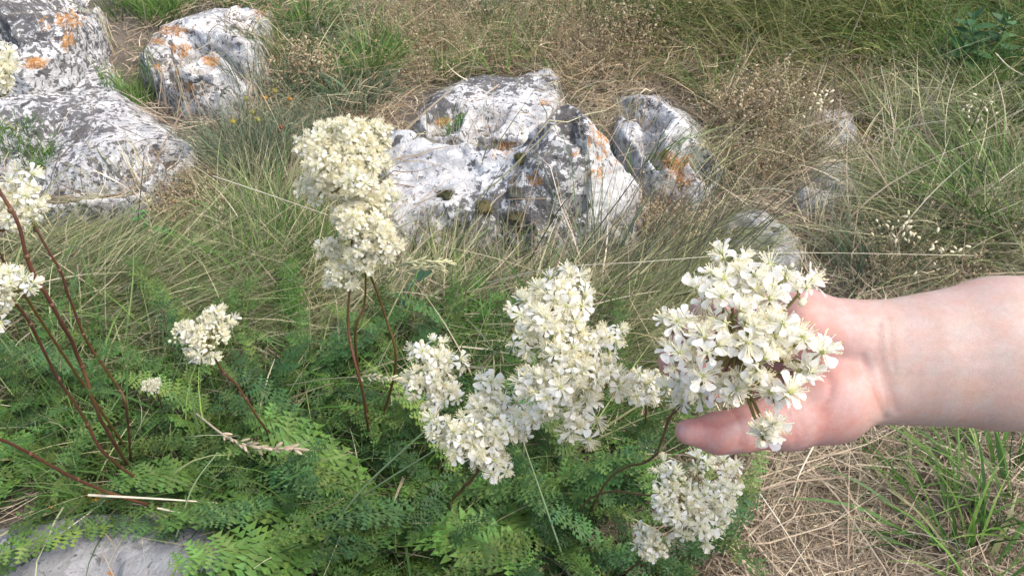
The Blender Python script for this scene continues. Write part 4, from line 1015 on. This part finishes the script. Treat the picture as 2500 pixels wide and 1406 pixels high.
# skin folds, as grooves across the surface
def groove(pts, depth, wid):
    pts = np.array([hp(u, v, 0)[:2] for u, v in pts])
    d = np.full(XX.shape[:2], 9.0)
    q = smooth_path(np.hstack([pts, np.zeros((len(pts), 1))]), 40)[:, :2]
    for a, b_ in zip(q[:-1], q[1:]):
        v_ = b_ - a; t = np.clip(((XX[:, :, 0] - a[0]) * v_[0] + (YY[:, :, 0] - a[1]) * v_[1]) / (v_ @ v_ + 1e-9), 0, 1)
        d = np.minimum(d, np.hypot(XX[:, :, 0] - a[0] - t * v_[0], YY[:, :, 0] - a[1] - t * v_[1]))
    g = depth * np.exp(-(d / wid) ** 2)
    SDF[:] += (g[:, :, None] * np.clip((ZZ + 3.0) / 1.5, 0, 1)).astype(np.float32)
    return q
CREASE = []
for pts_, dep, wd, st_ in [
    ([(2112, 868), (2120, 905), (2128, 940), (2146, 985), (2178, 1022)], .08, .17, .9),       # fold round the ball of the thumb
    ([(2138, 858), (2150, 895), (2160, 945), (2176, 990)], .06, .16, .7),
    ([(2158, 790), (2152, 840), (2160, 890), (2176, 950), (2200, 1005)], .07, .17, .7),
    ([(2185, 775), (2178, 840), (2186, 910)], .05, .10, .5),
    ([(1960, 905), (2010, 885), (2060, 880), (2118, 890)], .22, .42, .15),                     # hollow of the palm
    ([(1975, 860), (2010, 900), (2020, 945), (1995, 1000)], .08, .14, .6),                     # life line
    ([(1980, 800), (2015, 830), (2060, 845)], .05, .14, .4),
    ([(1668, 1030), (1700, 1024), (1740, 1032), (1790, 1018)], .05, .10, .7),
    ([(1790, 1005), (1800, 1040), (1796, 1080)], .07, .11, .6), ([(1806, 1005), (1815, 1045), (1810, 1085)], .04, .10, .4),
    ([(1905, 985), (1925, 1030), (1940, 1085)], .06, .13, .5), ([(1925, 985), (1948, 1035), (1958, 1080)], .04, .11, .3)]:
    CREASE.append((groove(pts_, dep, wd), st_))
# tendons at the wrist
for pts_ in ([(2190, 872), (2300, 865), (2420, 858)], [(2190, 900), (2300, 897), (2420, 895)]):
    groove(pts_, -.03, .26)
HV, HQ = surface_nets(SDF, h, (gx0, gy0, gz0))
HV = relax(HV, HQ, 2)
# skin colour: pale forearm, pink palm and fingers, redder in the folds
px_ = HV[:, 0]; palm = np.clip((3.6 - px_) / 3.2, 0, 1); palm = palm * palm * (3 - 2 * palm)
tipm = np.clip((-3.0 - px_) / 3.0, 0, 1)
nz = fbm(HV * .7, 3, 21)[:, None]
hc_ = np.array([.365, .262, .218])[None] * (1 - palm[:, None]) + np.array([.405, .226, .192])[None] * palm[:, None]
hc_ = hc_ * (1 - .25 * tipm[:, None]) + np.array([.42, .20, .175]) * .25 * tipm[:, None]
for pts_, st_ in (([(2170, 812), (2240, 830), (2330, 812), (2460, 800)], .8), ([(2215, 835), (2300, 880), (2420, 930)], .6), ([(2330, 812), (2420, 860), (2520, 880)], .5)):   # veins
    q = smooth_path([[*hp(u, v, 0)[:2], 0] for u, v in pts_], 60)
    d = np.full(len(HV), 9.0)
    for a in q: d = np.minimum(d, np.hypot(HV[:, 0] - a[0], HV[:, 1] - a[1]))
    hc_ *= 1 - np.array([.05, .02, .0])[None] * (st_ * np.exp(-(d / .16) ** 2) * (HV[:, 2] > -2.5))[:, None]
hc_ = hc_ * (1 + .035 * nz) + np.array([.014, -.008, -.007]) * fbm(HV * 1.6, 3, 33)[:, None]
for q, s in CREASE:
    d = np.full(len(HV), 9.0)
    for a in q: d = np.minimum(d, np.hypot(HV[:, 0] - a[0], HV[:, 1] - a[1]))
    hc_ *= 1 - (np.array([.12, .24, .24])[None] * (s * np.exp(-(d / .13) ** 2) * (HV[:, 2] > -2.5))[:, None])
M_skin, nt, b = new_mat('skin')
at = N(nt, 'ShaderNodeAttribute', attribute_name='Col')
tcs = N(nt, 'ShaderNodeTexCoord')
def skin_noise(scale, lo, hi, det=4.0):
    n_ = N(nt, 'ShaderNodeTexNoise', Scale=scale, Detail=det, Roughness=0.65); nt.links.new(tcs.outputs['Object'], n_.inputs['Vector'])
    r_ = N(nt, 'ShaderNodeMapRange'); r_.inputs['From Min'].default_value = .3; r_.inputs['From Max'].default_value = .7
    r_.inputs['To Min'].default_value = lo; r_.inputs['To Max'].default_value = hi
    nt.links.new(n_.outputs['Fac'], r_.inputs['Value']); return r_.outputs[0]
hs_ = N(nt, 'ShaderNodeHueSaturation')
nt.links.new(skin_noise(95, .82, 1.22), hs_.inputs['Saturation']); nt.links.new(skin_noise(420, .92, 1.07), hs_.inputs['Value'])
nt.links.new(at.outputs['Color'], hs_.inputs['Color']); nt.links.new(hs_.outputs[0], b.inputs['Base Color'])
nt.links.new(skin_noise(250, .38, .62), b.inputs['Roughness'])
b.inputs['Specular IOR Level'].default_value = 0.35
b.inputs['Subsurface Weight'].default_value = 0.15
b.inputs['Subsurface Radius'].default_value = (1.0, .35, .2)
b.inputs['Subsurface Scale'].default_value = 0.006
tc = N(nt, 'ShaderNodeTexCoord'); v1 = N(nt, 'ShaderNodeTexVoronoi', Scale=1400.0); nt.links.new(tc.outputs['Object'], v1.inputs['Vector'])
n1 = N(nt, 'ShaderNodeTexNoise', Scale=160.0, Detail=4.0); nt.links.new(tc.outputs['Object'], n1.inputs['Vector'])
ad = N(nt, 'ShaderNodeMath', operation='ADD'); nt.links.new(v1.outputs['Distance'], ad.inputs[0]); nt.links.new(n1.outputs['Fac'], ad.inputs[1])
bp = N(nt, 'ShaderNodeBump', Strength=0.16, Distance=0.0004); nt.links.new(ad.outputs[0], bp.inputs['Height']); nt.links.new(bp.outputs[0], b.inputs['Normal'])
org = W(2000, 900, D0)
HW = (HV[:, :1] * RT + HV[:, 1:2] * UP - HV[:, 2:3] * FW) * .01
hand = obj('person', mesh_np('person', HW, HQ, None, hc_, True, M_skin), None, org)
tag(hand, 'bare forearm and open hand reaching in from the right, cradling white flowers', 'person')

# ------------------------------------------------------------------ seed spikes, single stalks, buds, leafy weeds
def spike(label, pts, head, colr, stemc, n=26, sr=.0007, sl=.007):
    """pts: (u, v, height cm) of the stalk from foot to tip; head: fraction of the length that bears spikelets"""
    P = smooth_path([G(u, v, hh * .01) for u, v, hh in pts], 40)
    e = tag(obj('grass_spike', None, None, P[0]), label, 'grass spike', 'seed spikes of tall grass')
    mb = MB(); mb.tube(P - P[0], np.linspace(sr, sr * .6, 40), stemc, 5); obj('stalk', mb.build('stalk', M_dry), e)
    mb = MB(); i0 = int(40 * (1 - head)); tgt = np.gradient(P, axis=0); tgt /= np.linalg.norm(tgt, axis=1, keepdims=True)
    for k in range(n):
        i = i0 + int((39 - i0) * k / n)
        d = tgt[i] + rng.normal(0, .28, 3); d /= np.linalg.norm(d); L = sl * rng.uniform(.7, 1.2)
        mb.ball(P[i] - P[0] + d * L * .55 + rng.normal(0, .0006, 3), L * .13, np.array(colr) * rng.uniform(.75, 1.2), d, 4.0, 5, 5)
        mb.tube([P[i] - P[0] + d * L, P[i] - P[0] + d * L * 1.8], .00012, np.array(colr) * 1.1, 3)
    obj('seed_head', mb.build('seed_head', M_dry), e)
TAN, GT = (.50, .40, .27), (.34, .33, .18)
spike('dry tan seed spike lying over the leaves left of centre', [(480, 1010, 6), (560, 1070, 8), (640, 1092, 9), (735, 1098, 10)], .75, TAN, TAN, 34, .0011, .011)
spike('thin tan seed spike crossing the tall middle stems', [(700, 940, 8), (800, 925, 14), (900, 920, 18), (975, 930, 20)], .45, (.55, .50, .32), GT, 20, .0006, .008)
spike('drooping greenish seed spike right of the tallest flower head', [(900, 700, 4), (960, 655, 10), (1020, 640, 12), (1098, 640, 12)], .75, (.46, .44, .25), GT, 44, .0008, .010)
spike('second greenish seed spike under the drooping one', [(880, 720, 3), (960, 675, 8), (1030, 655, 10), (1080, 655, 10)], .6, (.40, .38, .22), GT, 30, .0007, .009)
spike('pale nodding seed spike left of the tan pod patch', [(400, 700, 2), (380, 620, 8), (365, 540, 14), (362, 490, 17)], .5, (.52, .46, .28), GT, 24, .0006, .008)
spike('upright pale seed spike right of the tan pod patch', [(560, 640, 2), (545, 590, 8), (535, 540, 13), (540, 510, 15)], .5, (.46, .42, .25), GT, 20, .0006, .008)
spike('small dark seed spike above the feathery leaves at left', [(415, 850, 3), (402, 800, 9), (400, 755, 13)], .4, (.20, .17, .10), GT, 16, .0006, .006)

def stalk(label, pts, colr, r=.0008, cat='grass stalk'):
    P = smooth_path([G(u, v, hh * .01) for u, v, hh in pts], 24)
    mb = MB(); mb.tube(P - P[0], np.linspace(r, r * .45, 24), np.array(colr)[None] * (1 + .15 * vnoise(P * 40, 8)[:, None]), 5)
    tag(obj('grass_stalk', mb.build('grass_stalk', M_dry), None, P[0]), label, cat, 'single long grass stalks')
PALE, GST = (.58, .52, .38), (.20, .27, .13)
stalk('long pale straw running level above the hand to the right', [(1190, 690, 6), (1350, 655, 14), (1560, 640, 18), (1900, 618, 20), (2380, 624, 20)], PALE, .0006)
stalk('pale straw slanting down to the tallest flower head from the left', [(520, 430, 8), (640, 470, 10), (800, 525, 12)], PALE, .0009)
stalk('straight green stalk rising right toward the wide low flower head', [(745, 1400, 2), (870, 1210, 9), (1060, 1030, 18)], GST, .0014)
stalk('second straight green stalk below the wide low flower head', [(800, 1270, 2), (930, 1180, 9), (1062, 1098, 15)], GST, .0012)
stalk('straight green stalk falling from the centre flowers to the bottom edge', [(1395, 1420, 2), (1340, 1260, 8), (1278, 1080, 14)], GST, .0012)
stalk('pale straw slanting to the bottom edge right of centre', [(1390, 1275, 4), (1470, 1345, 3), (1560, 1415, 2)], PALE, .0013)
stalk('pale straw lying above the grey bottom rock', [(215, 1208, 9), (400, 1218, 8), (540, 1228, 6)], PALE, .0012)
stalk('short pale straw just below the level one over the grey rock', [(385, 1240, 6), (470, 1256, 6), (560, 1265, 5)], PALE, .0010)
stalk('brown woody straw curving over the bottom rock', [(560, 1370, 3), (650, 1320, 5), (740, 1270, 6), (840, 1215, 6)], (.36, .28, .18), .0013)
stalk('thin green stalk bending down through the left leaves', [(430, 1310, 4), (470, 1190, 9), (530, 1105, 12)], (.26, .33, .17), .0010)
stalk('pale straw slanting through the dry mat below the palm', [(1990, 1080, 4), (1950, 1160, 3), (1935, 1215, 2)], PALE, .0011)
stalk('long straw crossing the dry mat toward the bottom edge', [(1830, 1170, 3), (1900, 1270, 3), (1990, 1410, 2)], PALE, .0010)
stalk('white straw stub leaning at the upper right', [(2430, 130, 8), (2465, 165, 7), (2510, 190, 6)], PALE, .0011)
stalk('pale stem standing in the green fringe at the top left', [(365, 100, 2), (355, 45, 9), (348, 0, 14)], (.45, .44, .28), .0011)
stalk('thin dark stem over the left slab with a tiny orange bud', [(335, 560, 2), (345, 450, 10), (352, 380, 16)], (.10, .09, .05), .0007)
stalk('dark slanting stem in front of the pointed rock', [(1290, 640, 2), (1360, 520, 16), (1400, 470, 20)], (.10, .10, .06), .0008)
stalk('thin dark stem crossing the pale slab of the pointed rock', [(1100, 640, 2), (1160, 520, 10), (1230, 400, 17)], (.10, .10, .06), .0007)
stalk('long dark stem leaning across the rounded orange fronted rock', [(1420, 610, 3), (1560, 420, 16), (1640, 290, 22)], (.11, .10, .06), .0008)

def bud_stem(label, u, v, hpx, lean, colr):
    P0 = G(u - lean, v + hpx, 0); P1 = G(u, v, 7 * .01)
    P = smooth_path([P0, (P0 + P1) / 2 + [.004, 0, .006], P1], 14)
    e = tag(obj('bud_stem', None, None, P0), label, 'wildflower bud', 'yellow brown buds beside the tallest flower head')
    mb = MB(); mb.tube(P - P0, .0007, (.30, .34, .18), 5); obj('stem', mb.build('stem', M_stem), e)
    mb = MB(); d = P[-1] - P[-2]; mb.ball((0, 0, 0),   .0034, np.array(colr) * .7, d, .9, 8, 6)
    for k in range(16):
        a = rng.uniform(0, 6.28); q = np.array([math.cos(a) * .6, math.sin(a) * .6, rng.uniform(.2, 1)]); q /= np.linalg.norm(q)
        mb.tube([q * .0035, q * .0055], .0004, np.array(colr) * rng.uniform(.5, 1.1), 3)
    obj('bud', mb.build('bud', M_stem), e, P[-1] - P0)
for (u, v, hx, ln, cc, lb) in [(708, 243, 90, 12, (.45, .22, .04), 'orange brown bud, highest of the group at its right'), (672, 224, 90, 8, (.36, .30, .06), 'olive yellow bud between the two orange ones'), (648, 240, 100, 6, (.48, .26, .04), 'orange yellow bud left of the olive one'),
        (601, 243, 70, 5, (.30, .31, .07), 'green yellow bud at the upper left of the bud group'), (616, 275, 90, -6, (.36, .34, .06), 'pale yellow green bud in the middle of the bud group'), (569, 298, 60, -20, (.46, .38, .05), 'yellow bud, lowest left of the bud group'),
        (687, 312, 70, -4, (.22, .07, .03), 'dark red brown bud, lowest of the bud group'), (630, 293, 60, 4, (.38, .36, .08), 'small yellow green bud above the grass of the bud group')]:
    bud_stem(lb, u, v, hx, ln, cc)

def leafy(label, u, v, n, hgt, ll, colr, az=None):
    o_ = G(u, v); o_[2] = 0
    e = tag(obj('leafy_weed', None, None, o_), label, 'weed', 'leafy green weeds')
    P = smooth_path([[0, 0, 0], [rng.normal(0, .01), rng.normal(0, .01), hgt * .5], [rng.normal(0, .02), rng.normal(0, .02), hgt]], 12)
    mb = MB(); mb.tube(P, np.linspace(.0013, .0006, 12), np.array(colr) * 1.3, 5); obj('stem', mb.build('stem', M_stem), e)
    s = np.linspace(0, 1, 6); ww = np.array([.08, .75, 1, .85, .5, .02])
    V = np.array([[x * ll, q * w_ * ll * .24, -.25 * ll * x * x + (abs(q) * .05 * ll)] for x, w_ in zip(s, ww) for q in (-1, 0, 1)])
    me = mesh_np('leaf', V, [[i * 3 + j, i * 3 + j + 1, i * 3 + j + 4, i * 3 + j + 3] for i in range(5) for j in range(2)], None, np.tile(np.array(colr), (18, 1)), True, M_leaf)
    for k in range(n):
        t = (k + .5) / n; l = obj('leaf', me, e, P[int(t * 11)])
        l.rotation_euler = (rng.normal(0, .3), rng.uniform(-.9, .1), k * 2.4 + rng.normal(0, .3)); sc = rng.uniform(.7, 1.2) * (1.1 - .4 * t); l.scale = (sc,) * 3
leafy('broad leaved green weed in the top right corner', 2420, 90, 24, .14, .045, (.065, .135, .035))
leafy('dark blue green broad leaved weed near the top right', 2300, 200, 30, .12, .045, (.045, .11, .035))
leafy('green broad leaved weed at the right edge near the top', 2500, 230, 20, .10, .04, (.075, .15, .045))
leafy('dark leafy weed behind the right end of the arching grass', 2330, 60, 22, .14, .045, (.05, .115, .05))
leafy('tall leafy weed right of the dark blue green one', 2400, 190, 26, .12, .04, (.055, .125, .05))
leafy('leafy weed low at the right edge below the top corner', 2470, 320, 20, .08, .03, (.07, .14, .05))
leafy('leafy weed on the top edge at the far right', 2480, 20, 20, .13, .04, (.08, .16, .05))
leafy('small bright green weed among the tan pods left of centre', 405, 590, 14, .05, .022, (.07, .19, .05))
leafy('small dark green sprig on the left slab edge', 112, 440, 10, .03, .018, (.08, .15, .04))
leafy('pale yellow green weed top at the upper right', 2195, 170, 16, .06, .016, (.24, .26, .07))
leafy('grey green narrow leaved weed at the foot of the tall middle stems', 900, 1140, 14, .05, .022, (.10, .15, .08))
leafy('dull green weed in the grass behind the middle stems', 985, 800, 14, .06, .035, (.06, .13, .07))

def quaking(label, u, v, top, n, hgt):
    P0 = G(u, v); P1 = G(*top, hgt * .01)
    P = smooth_path([P0, P0 * .45 + P1 * .55 + [0, 0, .015], P1], 20)
    e = tag(obj('quaking_grass', None, None, P0), label, 'grass', 'stalks with dangling pale spikelets')
    mb = MB(); mb.tube(P - P0, .0005, (.40, .36, .22), 4); obj('stalk', mb.build('stalk', M_dry), e)
    mb = MB(); mb.ball((0, 0, -.003), .0016, (.62, .55, .36), None, 2.0, 6, 6); me = mb.build('spikelet', M_dry)
    for k in range(n):
        p = P[int(rng.uniform(.5, 1) * 19)] - P0 + rng.normal(0, 1, 3) * [.012, .012, .006]
        s = obj('spikelet', me, e, p); s.rotation_euler = (rng.normal(0, .7), rng.normal(0, .9), 0); q = rng.uniform(.8, 1.3); s.scale = (q, q, q)
quaking('pale dangling spikelets right of the flat whitish stone', 2060, 640, (2240, 540), 26, 8)
quaking('pale dangling spikelets near the wrist above the hand', 2200, 680, (2330, 600), 16, 7)
quaking('pale spikelets at the upper right beside the dark hollow', 2330, 390, (2400, 255), 20, 10)
quaking('pale spikelets on the stalk left of the olive moss', 1940, 340, (2010, 235), 18, 9)
